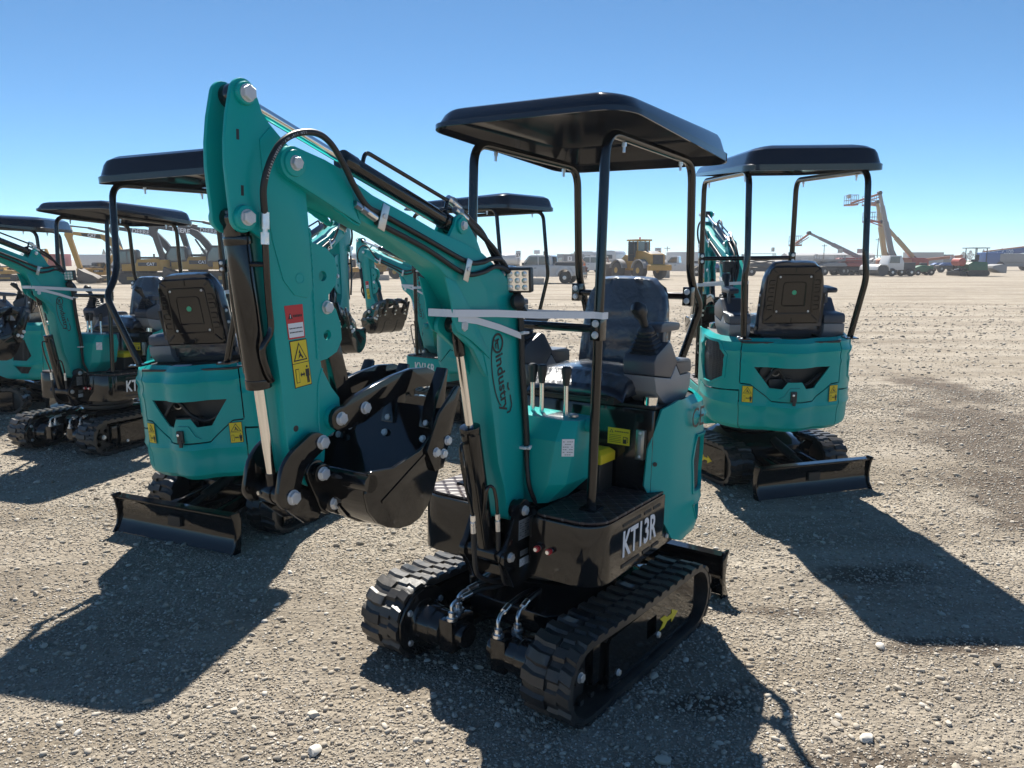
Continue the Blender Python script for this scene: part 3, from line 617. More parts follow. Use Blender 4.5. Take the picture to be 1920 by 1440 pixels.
    mb = MB(); mb.cyl(A+D*.10, e, .0160, n=22); part('cylinder_rod', mb, 'chrome', cy)
    mb = MB(); mb.cyl(A+D*.0, A+D*.115, .022, .020, n=18); mb.cyl((A.x, -.029, A.z), (A.x, .029, A.z), .031, n=22); part('rod_end', mb, 'black', cy, bevel=.002)
    g1 = [(.668, .0, 1.00), (.745, .02, 1.005), (.735, .025, .90), (.690, .03, .76), (.680, .03, .73)]
    g2 = [(.615, .035, .70), (.620, .052, .82), (.596, .062, .825), (.580, .066, .78), (.568, .066, .715)]
    for g in (g1, g2):
        mb = MB(); mb.tube(smooth(g, 6), .0065, 9); part('oil_pipe', mb, 'black', cy)
        q = Vector(g[-1]); dd = Vector((-.10, 0, -1)).normalized(); mb = MB(); mb.cyl(q, q+dd*.022, .0105, n=6); mb.cyl(q+dd*.022, q+dd*.030, .007, n=8); mb.cyl(q+dd*.028, q+dd*.070, .0108, n=14); part('hose_fitting', mb, 'zinc', cy)
        mb = MB(); mb.tube(smooth([q+dd*.070, q+dd*.15, q+dd*.25+Vector((-.02, 0, 0)), (.49, q.y, .41), (.36, q.y, .40)], 8), .010, 10); part('hose', mb, 'hose', cy)
    # ------------- bucket, links, thumb
    lk = smooth([(1.538, 1.163), (1.496, 1.182), (1.456, 1.166), (1.452, 1.135), (1.480, 1.117), (1.517, 1.092), (1.544, 1.049), (1.550, 1.006), (1.578, .984), (1.612, .990), (1.627, 1.018), (1.623, 1.050), (1.610, 1.10), (1.580, 1.138), (1.538, 1.163)], 3)[:-1]
    lk = [(q.x, q.y) for q in [Vector((a[0], a[1], 0)) for a in lk]] if len(lk[0]) == 3 else lk
    for s in (1, -1):
        mb = MB(); mb.prism(lk, *sorted((s*.060, s*.076))); l = part('tipping_link', mb, 'black', root, bevel=.003)
        bolt(l, (L1[0], s*.076, L1[1]), .0170, (0, s, 0)); bolt(l, (L2[0], s*.076, L2[1]), .0175, (0, s, 0))
    for s in (1, -1):
        mb = MB(); mb.prism(arc(*B2, .036, -60, 90, 6) + [(1.47, 1.0), (1.54, 1.035)] + arc(*L2, .034, 90, 290, 8) + [(1.555, .955), (1.515, .922), (1.47, .918)], *sorted((s*.036, s*.052))); part('bucket_link', mb, 'black', root, bevel=.003)
    mb = MB(); mb.cyl((B2[0], -.05, B2[1]), (B2[0], .05, B2[1]), .028); part('link_tube', mb, 'black', root)
    shell = [(1.440, 1.070), (1.452, 1.02), (1.438, .968), (1.405, .928), (1.365, .905), (1.315, .888), (1.265, .885), (1.220, .897), (1.185, .925), (1.155, .970), (1.125, 1.045), (1.068, 1.205)]
    W = .215; inn = []; NS = len(shell)
    P2 = [Vector((a, b)) for a, b in shell]
    for i, q in enumerate(P2):
        t = (P2[min(i+1, NS-1)]-P2[max(i-1, 0)]).normalized(); inn.append((q.x+t.y*.010, q.y-t.x*.010))
    mb = MB(); mb.prism(shell+inn[::-1], -W, W); bucket = part('bucket', mb, 'black', root, ang=35)
    for y in (-.10, .10):
        mb = MB(); mb.prism([(q[0], q[1]) for q in shell[2:-1]]+[(a+(b-a)*-.5, c_+(d_-c_)*-.5) for (a, c_), (b, d_) in zip(shell[2:-1][::-1], inn[2:-1][::-1])], y-.012, y+.012); part('wear_strip', mb, 'black', bucket)
    for s in (1, -1):
        o_ = shell + [(1.10, 1.195), (1.222, 1.105), (1.34, 1.075)] + arc(1.425, 1.052, .030, 90, 60, 3)
        mb = MB(); mb.prism(o_, *sorted((s*W, s*(W+.012)))); part('bucket_side', mb, 'black', bucket, bevel=.003)
        mb = MB(); mb.bar((1.39, s*(W+.013), .985), (1.135, s*(W+.013), 1.125), .005, .008, (0, 0, 1)); part('weld_rib', mb, 'black', bucket)
        cut = [(1.205, 1.100), (1.165, 1.030), (1.125, 1.035), (1.062, 1.215), (1.040, 1.275), (1.060, 1.283), (1.150, 1.205)]
        mb = MB(); mb.prism(cut, *sorted((s*(W+.012), s*(W+.024)))); sc_ = part('side_cutter', mb, 'black', bucket, bevel=.003)
        for bx, bz in ((1.163, 1.090), (1.128, 1.080), (1.108, 1.118)): bolt(sc_, (bx, s*(W+.024), bz), .0125, (0, s, 0)); bolt(sc_, (bx, s*(W-.002), bz), .0095, (0, -s, 0))
    mb = MB(); mb.cyl((1.432, -W-.012, 1.047), (1.432, W+.012, 1.047), .026, n=20); part('lip_tube', mb, 'black', bucket)
    for s_ in (1, -1):
        mb = MB(); mb.prism(arc(*BP, .036, -20, 110, 6) + [(1.45, 1.085), (1.36, 1.03), (1.36, .92), (1.40, .92)] + arc(*B2, .036, 250, 330, 4), *sorted((s_*.050, s_*.066))); hg = part('hinge_plate', mb, 'black', bucket, bevel=.003)
        for (x, z), r in ((BP, .0165), (B2, .0160)):
            mb = MB(); mb.cyl((x, s_*.064, z), (x, s_*.090, z), .029, .028); part('pin_boss', mb, 'black', hg, bevel=.003); bolt(hg, (x, s_*.090, z), r, (0, s_, 0))
    ld = Vector((-.057, 0, .16)).normalized(); ln = Vector((.16, 0, .057)).normalized()
    for y in (-.165, -.01, .150):
        mb = MB(); q = Vector((1.092, y, 1.140)); q2 = q+ld*.200
        mb.loft([[q+ln*a+Vector((0, b, 0)) for a, b in ((-.020, -.026), (.018, -.026), (.018, .026), (-.020, .026))], [q+ld*.08+ln*a+Vector((0, b, 0)) for a, b in ((-.022, -.026), (.020, -.026), (.020, .026), (-.022, .026))], [q2+ln*a+Vector((0, b, 0)) for a, b in ((-.006, -.020), (.006, -.020), (.006, .020), (-.006, .020))]])
        th = part('tooth', mb, 'black', bucket, bevel=.003)
        for k in (-.035, .015): bolt(th, q+ld*k+ln*.016, .0095, ln); bolt(th, q+ld*(k+.03)-ln*.020, .0095, -ln)
    for s in (1, -1):
        tp = [(TA[0]+.036*math.cos(R(a)), TA[1]+.036*math.sin(R(a))) for a in (110, 80, 50, 20, -10, -40, -70, -95)] + [(1.367, 1.172), (1.300, 1.182), (1.234, 1.208), (1.166, 1.236), (1.104, 1.250), (1.046, 1.260), (.985, 1.258), (.945, 1.238), (.915, 1.195), (.906, 1.225), (.922, 1.268), (.955, 1.300), (1.012, 1.322), (1.091, 1.325), (1.180, 1.310), (1.262, 1.290), (1.350, 1.262)]
        mb = MB(); mb.prism(tp, *sorted((s*.060, s*.076))); th = part('thumb', mb, 'black', root, bevel=.003)
        bolt(th, (TA[0], s*.076, TA[1]), .0165, (0, s, 0)); bolt(th, (TB[0], s*.076, TB[1]), .0155, (0, s, 0))
    mb = MB(); mb.bar((1.380, 0, 1.44), (1.305, 0, 1.20), .045, .055, (1, 0, 0)); part('thumb_strut', mb, 'black', root, bevel=.004)
    for x, z in ((1.00, 1.29), (1.298, 1.226)): mb = MB(); mb.cyl((x, -.062, z), (x, .062, z), .015); part('cross_tube', mb, 'black', root)
    # ------------- work lamp on its bracket
    fr = frame((.505, .075, 1.605), (-.30, 1, 0.03), (.12, 0, 1)); lx = MB()
    lx.box(-.066, .066, -.046, .046, -.040, .002, fr); lx.bar(fr @ Vector((0, -.02, -.03)), (.45, .06, 1.50), .03, .02); lx.bar((.47, .04, 1.575), (.44, .10, 1.47), .02, .02)
    lamp = part('work_lamp', lx, 'blackm', root, bevel=.006)
    mb = MB(); mb.box(-.058, .058, -.038, .038, .0022, .0045, fr); part('reflector', mb, 'lens', lamp)
    for i in range(4):
        for j in range(3):
            mb = MB(); c = fr @ Vector((-.042+i*.028, -.025+j*.025, .004)); mb.lathe(c, fr.col[2].xyz, [(0, .011), (.005, .009), (.006, .004), (.011, .003)], 10); part('led', mb, 'zinc', lamp)
    mb = MB(); mb.lathe((.49, .075, 1.525), (.2, 1, .1), [(0, .030), (.02, .030), (.03, .016)], 18); part('horn', mb, 'blackm', root)
    # ------------- canopy
    k_ = p['frame']; pfx, pw, pbx = p['pf'], p['pw'], p['pb']; zt = 2.134*k_
    zr = p['zr']; tz = zr+.005
    for s in (1, -1):
        pwr = p.get('pwr', pw); path = [(pfx, s*pw, .69), (pfx, s*pw, tz), (pbx, s*pwr, tz), (pbx-.055, s*pwr, p['zk']+.13), (p['kx'], s*p['kw'], p['zk']), (p['bx'], s*p['bw'], p['zb'])]
        mb = MB(); mb.tube(fillet(path, [.10, .10, .10, .06], 7), .0195*k_, 14)
        mb.box(pfx-.04, pfx+.04, s*pw-.035, s*pw+.035, .703, .712); mb.box(p['bx']-.05, p['bx']+.05, s*p['bw']-.04, s*p['bw']+.04, p['zb']-.008, p['zb'])
        ct = part('canopy_tube', mb, 'black', root, bevel=0)
        for a, b in ((.035, .025), (-.035, .025)): bolt(ct, (p['bx']+a, s*p['bw']+b, p['zb']), .009, (0, 0, 1))
        for x in (pfx-.16, pbx+.14):
            mb = MB(); mb.cyl((x, s*pw, tz-.02), (x, s*pw, tz-.035), .010, n=6); mb.cyl((x, s*pw, tz-.035), (x, s*pw, tz-.058), .006, n=8); part('roof_bolt', mb, 'zinc', ct)
        zf, zb_ = p['zbar']
        for x, z in ((pfx, zf), (pbx-.05, zb_)):
            if z is None: continue
            mb = MB(); mb.box(x-.026, x+.026, s*pw-.022, s*pw+.022, z-.045, z+.045); br = part('bar_bracket', mb, 'black', ct, bevel=.003)
            for dz in (-.022, .022): bolt(br, (x+.026, s*pw, z+dz), .012, (1, 0, 0)); bolt(br, (x-.026, s*pw, z+dz), .011, (-1, 0, 0))
    for x, z in ((pfx, p['zbar'][0]), (pbx-.05, p['zbar'][1])):
        if z is None: continue
        mb = MB(); mb.cyl((x, -pw, z), (x, pw, z), .0165*k_, n=14); part('cross_bar', mb, 'black', root)
    rw, xf, xb = p['rw'], p['xf'], p['xb']; lv = [(0, 0), (0, .036), (.012, .043), (.030, .098), (.042, .115), (.075, .130), (.13, .138)]
    fw = lambda x: (x-xb)/(xf-xb)              # 0 at the back, 1 at the front edge: the rim rises and the fascia thins forward
    hz = lambda x, y, z: zr + .050*fw(x)**1.3 + z*p['rh']*(1-.52*fw(x)**1.3) + (.030*(1-(y/rw)**2)*min(1, max(0, (z-.04)/.08)))
    def ring(i, z, off=0):
        r_ = max(.03, .125-i*.5); return [(x, y, hz(x, y, z)-off) for x, y in rrect(xb+i, xf-i, -rw+i, rw-i, r_, 7)]
    mb = MB(); A_ = [ring(i, z) for i, z in lv]; B_ = [ring(i+.006, z, .006 if z > .05 else 0) for i, z in lv]
    mb.loft(A_, cap=False); mb.loft(B_, cap=False); mb.loft([A_[0], B_[0]], cap=False)
    for RR, off in ((A_, 0), (B_, .006)):
        last = RR[-1]; n = len(last); prev = last; cxm = (xf+xb)/2
        for sc_ in (.72, .45, .2):
            cur_ = [(cxm+(x-cxm)*sc_, y*sc_, hz(cxm+(x-cxm)*sc_, y*sc_, .138+.006*(1-sc_))-off) for x, y, z in last]; mb.loft([prev, cur_], cap=False); prev = cur_
        mb.add(prev+[(cxm, 0, hz(cxm, 0, .145)-off)], [(i, (i+1) % n, n) for i in range(n)])
    part('canopy_roof', mb, 'roof', root, ang=26)
    # ------------- tank and engine block under the seat
    zt_ = p['z1']-.035; hw = p['hw']; xr = p['xr']
    mb = MB(); mb.box(xr+.36, -.12, -.40, .40, .69, zt_); tank = part('tank', mb, 'black', root, bevel=.010)
    ft = lambda u, v, h=0: (-.12+h, u, v)
    dz = zt_-1.065
    sticker('fuel_label', tank, ft, .184, .291, .894+dz, .967+dz, 'fuel')
    mb = MB(); mb.box(-.12, -.100, .328, .366, .845+dz, .975+dz); mb.cur = 1; mb.box(-.100, -.098, .338, .356, .872+dz, .948+dz); lg = part('level_gauge', mb, ['steel', 'labelgrey'], tank, bevel=.002)
    for z in (.858, .962): bolt(lg, (-.100, .347, z+dz), .006, (1, 0, 0))
    mb = MB(); mb.lathe((-.17, .36, zt_), (0, 0, 1), [(0, .026), (.012, .026), (.014, .034), (.05, .034), (.056, .026)], 10); part('filler_cap', mb, 'chrome', tank)
    mb = MB(); mb.prism([(x, y) for x, y in [(-.13, .40), (-.30, .42), (xr+.30, hw-.03), (xr+.10, hw-.16), (xr+.05, 0), (xr+.10, -hw+.16), (xr+.30, -hw+.03), (-.30, -.42), (-.13, -.40)]], zt_+.001, zt_+.014, ax='z'); tp_ = part('top_plate', mb, 'blackm', root, bevel=.003)
    for a, b, c, d in ((-.30, .10, .34, .02), (-.24, -.30, .34, .05)): 
        mb = MB(); mb.box(xr+.14, xr+.14+.09, b-.05, b+.06, zt_+.016, zt_+.020); part('tape_patch', mb, 'white', tp_)
    mb = MB(); mb.box(-.10, .03, .06, .225, .703, .83); bt = part('battery', mb, 'blackm', root, bevel=.006)
    mb = MB(); mb.loft([rz for rz in [[(x, y, z) for x, y in ((-.105+i, .055+i), (.035-i, .055+i), (.035-i, .232-i), (-.105+i, .232-i))] for z, i in ((.828, 0), (.868, 0), (.886, .02))]]); part('battery_cover', mb, 'yellow', bt, bevel=.004)
    mb = MB(); mb.box(xr+.17, xr+.30, -.30, .30, p['z0']+.18, zt_-.08); mb.cyl((xr+.16, .17, .62*p['z1']+.30*p['z0']+.05), (xr+.12, .17, .62*p['z1']+.30*p['z0']+.05), .04, n=16); mb.box(xr+.12, xr+.2, -.02, .14, p['z0']+.25, p['z0']+.36)
    mb.tube(smooth([(xr+.14, .28, zt_-.20), (xr+.10, .20, zt_-.28), (xr+.10, .10, zt_-.18), (xr+.12, .02, zt_-.27), (xr+.11, -.1, zt_-.30), (xr+.13, -.22, zt_-.22)], 6), .012)
    eng = part('engine', mb, 'blackm', root, bevel=.004)
    mb = MB(); mb.box(xr+.165, xr+.168, -.12, -.03, zt_-.175, zt_-.13); part('engine_label', mb, 'labelgrey', eng)
    mb = MB(); mb.tube([(xr+.115+.022*0, .10+.03*math.cos(a*PI/8), zt_-.20+.03*math.sin(a*PI/8)) for a in range(17)], .004, 6); part('lifting_ring', mb, 'steel', eng)
    # ------------- control box and levers
    mb = MB(); mb.loft([[(.15, -.13, .705), (.33, -.13, .705), (.33, .10, .705), (.30, .13, .705), (.15, .14, .705)],
                        [(.12, -.14, .80), (.36, -.14, .80), (.36, .165, .80), (.31, .22, .80), (.12, .23, .80)],
                        [(.12, -.14, .98), (.355, -.14, .98), (.355, .19, .98), (.305, .25, .98), (.12, .26, .98)],
                        [(.14, -.14, 1.070), (.32, -.14, 1.070), (.32, .20, 1.062), (.28, .25, 1.060), (.14, .26, 1.060)]])
    cb = part('control_box', mb, 'teal', root, bevel=.009, ang=16)
    mb = MB(); mb.lathe((.21, .255, 1.035), (0, 1, 0), [(0, .03), (.03, .03), (.038, .02)], 16); mb.cur = 1; mb.lathe((.24, .205, 1.066), (0, 0, 1), [(0, .02), (.008, .02), (.012, .012)], 12); part('side_knob', mb, ['teal', 'steel'], cb)
    sticker('form_label', cb, lambda u, v, h=0: (.338-.032*u+h*.7, .2095+.038*u+h*.7, v), 0, 1, .92, .99, 'form')
    for y in (0, .045, .16):
        mb = MB(); mb.cyl((.225, y, 1.06), (.222, y-.005, 1.20), .0095, n=10); lv_ = part('lever', mb, 'chrome', root)
        mb = MB(); mb.lathe((.222, y-.005, 1.185), (0, 0, 1), [(0, .012), (.01, .014), (.06, .021), (.072, .020), (.078, .014)], 14); part('knob', mb, 'knobm', lv_)
    # ------------- seat
    X0, Z0 = -.02+sx, 1.115+sz; yc = p['sy']
    mb = MB(); n_ = 13
    def cush(u, v): return (X0-.46*u, yc+(-.5+v)*.46, Z0+.10+.018*math.sin(PI*u)*math.sin(PI*v)-.05*max(0, (.12-u)/.12)**2-.03*(abs(v-.5)*2)**6)
    gr = [[cush(i/(n_-1), j/(n_-1)) for j in range(n_)] for i in range(n_)]
    ringb = [(x, y, z) for x, y, z in (gr[0] + [r[-1] for r in gr[1:]] + gr[-1][::-1][1:] + [r[0] for r in gr[1:-1]][::-1])]
    v = [q for r_ in gr for q in r_]; mb.add(v, [(i*n_+j, i*n_+j+1, (i+1)*n_+j+1, (i+1)*n_+j) for i in range(n_-1) for j in range(n_-1)])
    mb.loft([ringb, [(x+(.012 if x > X0-.2 else -.008), y*1.0+(.012 if y > yc else -.012), z-.035) for x, y, z in ringb], [(x, y, Z0) for x, y, z in ringb]])
    seat = part('seat', mb, 'vinyl', root, ang=60)
    mb2 = MB(); v2 = [(x, y, z+.005+.006*math.sin(i*2.3)*math.cos(j*1.9)) for i, r_ in enumerate(gr) for j, (x, y, z) in enumerate(r_)]
    mb2.add(v2, [(i*n_+j, i*n_+j+1, (i+1)*n_+j+1, (i+1)*n_+j) for i in range(n_-1) for j in range(n_-1)]); part('plastic_wrap', mb2, 'film', seat, ang=80)
    XB, ZB = -.45+sx, 1.175+sz
    def bk(u, v, d=0):      # u across, v up
        hw_ = .218-.03*v**2; ed = max(abs(u)**4, 0)
        return (XB-.055*v-.045*d + (.030*(1-abs(u)**3)*math.sin(PI*min(1, v*1.02+.02)) if d == 0 else 0), yc+u*hw_, ZB+.445*v*(1-.05*abs(u)**3))
    nu_, nv_ = 15, 17
    def cr(u, v):            # rounded outline
        t = max(0, (v-.72)/.28); u2 = u*(1-.30*t**3)
        return u2
    mb = MB(); F_ = [[bk(cr(-1+2*i/(nu_-1), j/(nv_-1)), j/(nv_-1)) for i in range(nu_)] for j in range(nv_)]
    gro = [[(x-(.012 if j in (4, 9) else 0)*(abs(i-nu_/2) < 5)-(.010 if i in (3, 11) else 0), y, z) for i, (x, y, z) in enumerate(r_)] for j, r_ in enumerate(F_)]
    Bk = [[(q[0]-.075, q[1], q[2]) for q in [bk(cr(-1+2*i/(nu_-1), j/(nv_-1)), j/(nv_-1), .01) for i in range(nu_)]] for j in range(nv_)]
    v = [q for r_ in gro for q in r_]; mb.add(v, [(j*nu_+i, j*nu_+i+1, (j+1)*nu_+i+1, (j+1)*nu_+i) for j in range(nv_-1) for i in range(nu_-1)])
    per = lambda G: G[0] + [r_[-1] for r_ in G[1:]] + G[-1][::-1][1:] + [r_[0] for r_ in G[1:-1]][::-1]
    mid_ = [((a[0]+b[0])/2, yc+(a[1]-yc)*1.05, a[2]+(.012 if a[2] > ZB+.4 else 0)) for a, b in zip(per(gro), per(Bk))]
    mb.loft([per(gro), mid_, per(Bk)], cap=False)
    v = [q for r_ in Bk for q in r_]; mb.add(v, [(j*nu_+i, j*nu_+i+1, (j+1)*nu_+i+1, (j+1)*nu_+i) for j in range(nv_-1) for i in range(nu_-1)])
    back = part('backrest', mb, 'vinyl', root, ang=60)
    mb = MB(); pw_ = [(x+.006, y, z) for x, y, z in [q for r_ in gro for q in r_]]; mb.add(pw_, [(j*nu_+i, j*nu_+i+1, (j+1)*nu_+i+1, (j+1)*nu_+i) for j in range(nv_-1) for i in range(nu_-1)]); part('plastic_wrap', mb, 'film', back, ang=80)
    bx_ = lambda u, v, h: (XB-.052-.055*v-.024-h*.045, yc+u*.20*(1-.08*v), ZB+.02+.40*v)
    ol = [(-.96, 0), (.96, 0), (1.0, .1), (1.0, .86), (.93, .96), (.80, 1.0), (-.80, 1.0), (-.93, .96), (-1.0, .86), (-1.0, .1)]
    mb = MB(); mb.loft([[bx_(u, v, .0) for u, v in ol], [bx_(u, v, .28) for u, v in ol], [bx_(u*.96, .5+(v-.5)*.96, .42) for u, v in ol]]); shell_ = part('back_shell', mb, 'black', back, bevel=0, ang=30)
    mb = MB()
    for k in (.40, .66):
        q = [bx_(u*k, .52+(v-.5)*k*1.02, .44) for u, v in ((-1, 0), (1, 0), (1, 1), (-1, 1), (-1, 0))]; mb.tube(fillet(q, .02, 3), .0045, 6)
    for a, b in ((-1, -1), (1, -1), (1, 1), (-1, 1)): mb.tube([bx_(a*.70, .52+b*.37, .44), bx_(a*.90, .51+b*.45, .44)], .0045, 6)
    for a in (-1, 1):
        for v_ in (.25, .40, .55, .68): mb.tube(fillet([bx_(a*.74, v_, .44), bx_(a*.92, v_, .44), bx_(a*.92, v_+.08, .44), bx_(a*.74, v_+.08, .44)], .01, 2), .004, 6)
    for v_ in (.06, .94): mb.tube([bx_(0, v_-.04, .44), bx_(0, v_+.04, .44)], .0045, 6)
    part('moulded_rib', mb, 'black', back, ang=60)
    for a in (-.56, .56):
        for v_ in (.22, .82): bolt(back, bx_(a, v_, .43), .0055, (-1, 0, 0), 'screw')
    mb = MB(); mb.prism([(yc+.016*math.cos(a*PI/8), bx_(0, .55, 0)[2]+.016*math.sin(a*PI/8)) for a in range(16)], bx_(0, .55, .44)[0]-.002, bx_(0, .55, .44)[0]+.01, ax='x'); part('round_sticker', mb, 'green', back)
    for s in (1, -1):
        y = yc+s*.215; mb = MB(); q = [Vector((XB-.09, y, ZB+.24)), Vector((XB-.055, y, ZB+.05)), Vector((XB-.01, y, ZB-.035)), Vector((XB+.20, y, ZB-.05))]
        pp = fillet(q, .07, 6)
        for i in range(len(pp)-1): mb.bar(pp[i], pp[i+1]+(pp[i+1]-pp[i])*.1, .012, .05, (0, 0, 1) if abs((pp[i+1]-pp[i]).normalized().z) < .7 else (1, 0, 0))
        br = part('seat_bracket', mb, 'blackm', root)
        for t in (pp[0]+Vector((0, 0, -.02)), pp[0]+Vector((.012, 0, -.09)), pp[-1]+Vector((-.03, 0, 0)), pp[-1]+Vector((-.12, 0, .005))): bolt(br, t+Vector((0, s*.006, 0)), .009, (0, s, 0))
    mb = MB(); mb.box(XB-.02, XB+.40, yc-.18, yc+.18, zt_+.014, Z0+.012); mb.cyl((XB+.42, yc-.2, zt_+.04), (XB+.42, yc+.16, zt_+.04), .008, n=8); part('seat_base', mb, 'blackm', root, bevel=.006)
    # ------------- side consoles with joystick, bellows and armrest
    for s in (1, -1):
        ys = p['cy']
        yy = sorted((s*(ys-.075), s*(ys+.075)))
        def cpoly(l): return [(x+sx, z+sz) for x, z in l]
        upper = cpoly([(-.105, 1.215), (-.095, 1.275), (-.115, 1.300), (-.245, 1.352), (-.275, 1.345), (-.355, 1.262), (-.50, 1.262), (-.53, 1.25), (-.535, 1.195), (-.40, 1.195), (-.345, 1.245), (-.29, 1.19)])
        lower = cpoly([(-.105, 1.212), (-.29, 1.187), (-.345, 1.242), (-.40, 1.192), (-.535, 1.192), (-.53, 1.135), (-.49, 1.085), (-.42, 1.055), (-.34, 1.052), (-.22, 1.085), (-.135, 1.14)])
        mb = MB(); mb.prism(upper, *yy); cn = part('console', mb, 'slate', root, bevel=.010)
        mb = MB(); mb.prism(lower, yy[0]+.001, yy[1]-.001); part('console_base', mb, 'greyp', cn, bevel=.008)
        b = Vector((-.175+sx, s*ys, 1.318+sz)); d = Vector((.18, 0, .98)).normalized(); e1 = Vector((d.z, 0, -d.x)); e2 = Vector((0, 1, 0)); mb = MB(); rings = []
        for k in range(11):
            h = -.01+.088*k/10; q = (.066-.035*k/10)*(1.08 if k % 2 else .90); rings.append([b+d*h+e1*x*q+e2*y*q for x, y in ((1, .75), (.75, 1), (-.75, 1), (-1, .75), (-1, -.75), (-.75, -1), (.75, -1), (1, -.75))])
        mb.loft(rings); mb.lathe(b+d*.072, d, [(0, .036), (.012, .038), (.02, .034), (.03, .026)], 16); part('bellows', mb, 'knobm', cn, ang=20)
        st = b+d*.09; hd = Vector((.60, s*-.06, .80)).normalized(); mb = MB(); mb.tube([st-hd*.02, st+hd*.03, st+hd*.065, st+hd*.085, st+hd*.115, st+hd*.135], [.016, .017, .020, .031, .033, .014], 14); mb.tube([st+hd*.095+Vector((-.012, 0, .0)), st+hd*.105+Vector((.025, 0, .006)), st+hd*.10+Vector((.042, 0, -.004))], [.028, .030, .016], 12)
        part('joystick', mb, 'knobm', cn, ang=60)
        mb = MB(); mb.box(-.305+sx, -.275+sx, s*(ys+.02)-.013, s*(ys+.02)+.013, 1.30+sz, 1.395+sz); mb.prism(cpoly([(-.20, 1.392), (-.20, 1.428), (-.23, 1.436), (-.40, 1.430), (-.42, 1.415), (-.40, 1.395)]), s*(ys+.02)-.036, s*(ys+.02)+.036); part('armrest', mb, 'slate', cn, bevel=.008)
    # ------------- bodywork wrapped round the back
    z0, z1 = p['z0'], p['z1']; f, ux, uy, UM, PL = plan_fn(xr, hw)
    prf = [(0, -.050), (.03, -.018), (.07, -.006), (.24, -.003), (.275, .010), (.30, .010), (.315, .002), (.72, .002), (.735, .010), (.755, .010), (.775, .000), (.83, .000), (.845, .012), (.865, .012), (.885, -.004), (.95, -.008), (.985, -.016), (1, -.045)]
    pa, pb_ = np.array(prf).T
    def fm(u, t, h=0):
        x, y = f(u); x2, y2 = f(u+.004); x1, y1 = f(u-.004); tx, ty = x2-x1, y2-y1; L = math.hypot(tx, ty) or 1
        nx, ny = -ty/L, tx/L          # outward
        if nx*(x+.35)+ny*y < 0: nx, ny = -nx, -ny
        o = float(np.interp(t, pa, pb_))*min(1, max(0, (UM-.20-abs(u))/.15)) + h
        return (x+nx*o, y+ny*o, z0+(z1-z0)*t)
    HT = z1-z0; us = abs(ux(p['seam']))       # |u| at the seam between side panel and hood
    U = lambda y: -y*1.0
    sc = hw/.5
    spl = [(-us, .44), (-.40*sc, .515), (-.31*sc, .51), (-.155*sc, .335), (.155*sc, .335), (.31*sc, .51), (.40*sc, .515), (us, .44)]
    win = [(-.290*sc, .70), (-.175*sc, .475), (-.085*sc, .475), (-.050*sc, .55), (.050*sc, .55), (.085*sc, .475), (.175*sc, .475), (.290*sc, .70)]
    hood = [(a, b+.006) for a, b in spl] + [(us, 1.0), (-us, 1.0)]
    low_ = [(-us, 0), (us, 0)] + [(a, b-.006) for a, b in spl[::-1]]
    mb = patch(hood, [win], lambda u, t: fm(u, t), .03, .010, 1, HT); hd_ = part('hood', mb, 'teal', root, ang=32)
    mb = patch(low_, [], lambda u, t: fm(u, t, .003), .03, .012, 1, HT); part('counterweight', mb, 'teal', root, ang=32)
    tr = [(-.105*sc, .37), (.105*sc, .37), (.07*sc, .40), (.035*sc, .49), (-.035*sc, .49), (-.07*sc, .40)]
    mb = patch(tr, [], lambda u, t: fm(u, t, .010), .03, .010, 1, HT); part('lock_plate', mb, 'teal', hd_, bevel=0)
    lk = Vector(fm(-.012, .425, .012)); mb = MB(); mb.box(lk.x-.016, lk.x, lk.y-.020, lk.y+.020, lk.z-.05, lk.z+.022); mb.box(lk.x-.022, lk.x-.010, lk.y-.012, lk.y+.008, lk.z-.075, lk.z-.03); mb.cur = 1; mb.lathe((lk.x-.016, lk.y+.006, lk.z), (-1, 0, 0), [(0, .011), (.006, .011), (.008, .006)], 12); part('lock', mb, ['knobm', 'zinc'], hd_, bevel=.003)
    mb = patch([(-.30*sc, .44), (.30*sc, .44), (.30*sc, .72), (-.30*sc, .72)], [], lambda u, t: fm(u, t, -.05), .06, .004, 1, HT)
    for s in (1, -1):
        sticker('warning_label', root, lambda u, v, h=0: fm(u, v, .010+h), s*.325*sc-.036, s*.325*sc+.036, .315, .495, 'warn')
        uxs = lambda x: -s*abs(ux(x))
        xe = p['seam']+.004
        if kv:
            out = [(-.14, .93), (-.11, .70), (-.11, .42), (-.16, .22), (-.24, .20), (-.40, .42), (-.54, .40), (xe, .445), (xe, 1.0), (-.22, 1.0)]
            hexg = [(xe+a, b) for a, b in ((.40, .93), (.41, .60), (.34, .47), (.20, .48), (.09, .57), (.08, .80), (.14, .93))]
            gr_ = [hexg]
        else:
            out = [(-.155, .95), (-.108, .70), (-.10, .46), (-.17, .25), (-.245, .08), (-.34, .03), (-.55, 0), (xe, 0), (xe, 1.0), (-.24, 1.0)]
            gr_ = [[(-.425, .72), (-.400, .57), (-.425, .35), (-.56, .345), (-.605, .43), (-.545, .71)], [(-.435, .25), (-.505, .125), (-.57, .12), (-.605, .235)]]
        def tu(l): return [(uxs(x), t) for x, t in l]
        o_ = tu(out); g_ = [tu(l) for l in gr_]
        if s < 0: pass
        mb = patch(o_, g_, lambda u, t: fm(u, t, .002), .03, .012, 1, HT); sp = part('side_panel', mb, 'teal', root, ang=32)
        if kv:
            mb = patch(tu([(-.17, .205), (-.25, .185), (-.41, .405), (-.54, .385), (xe, .43), (xe, .0), (-.30, .0)]), [], lambda u, t: fm(u, t, .003), .03, .012, 1, HT); part('side_skirt', mb, 'teal', root, ang=32)
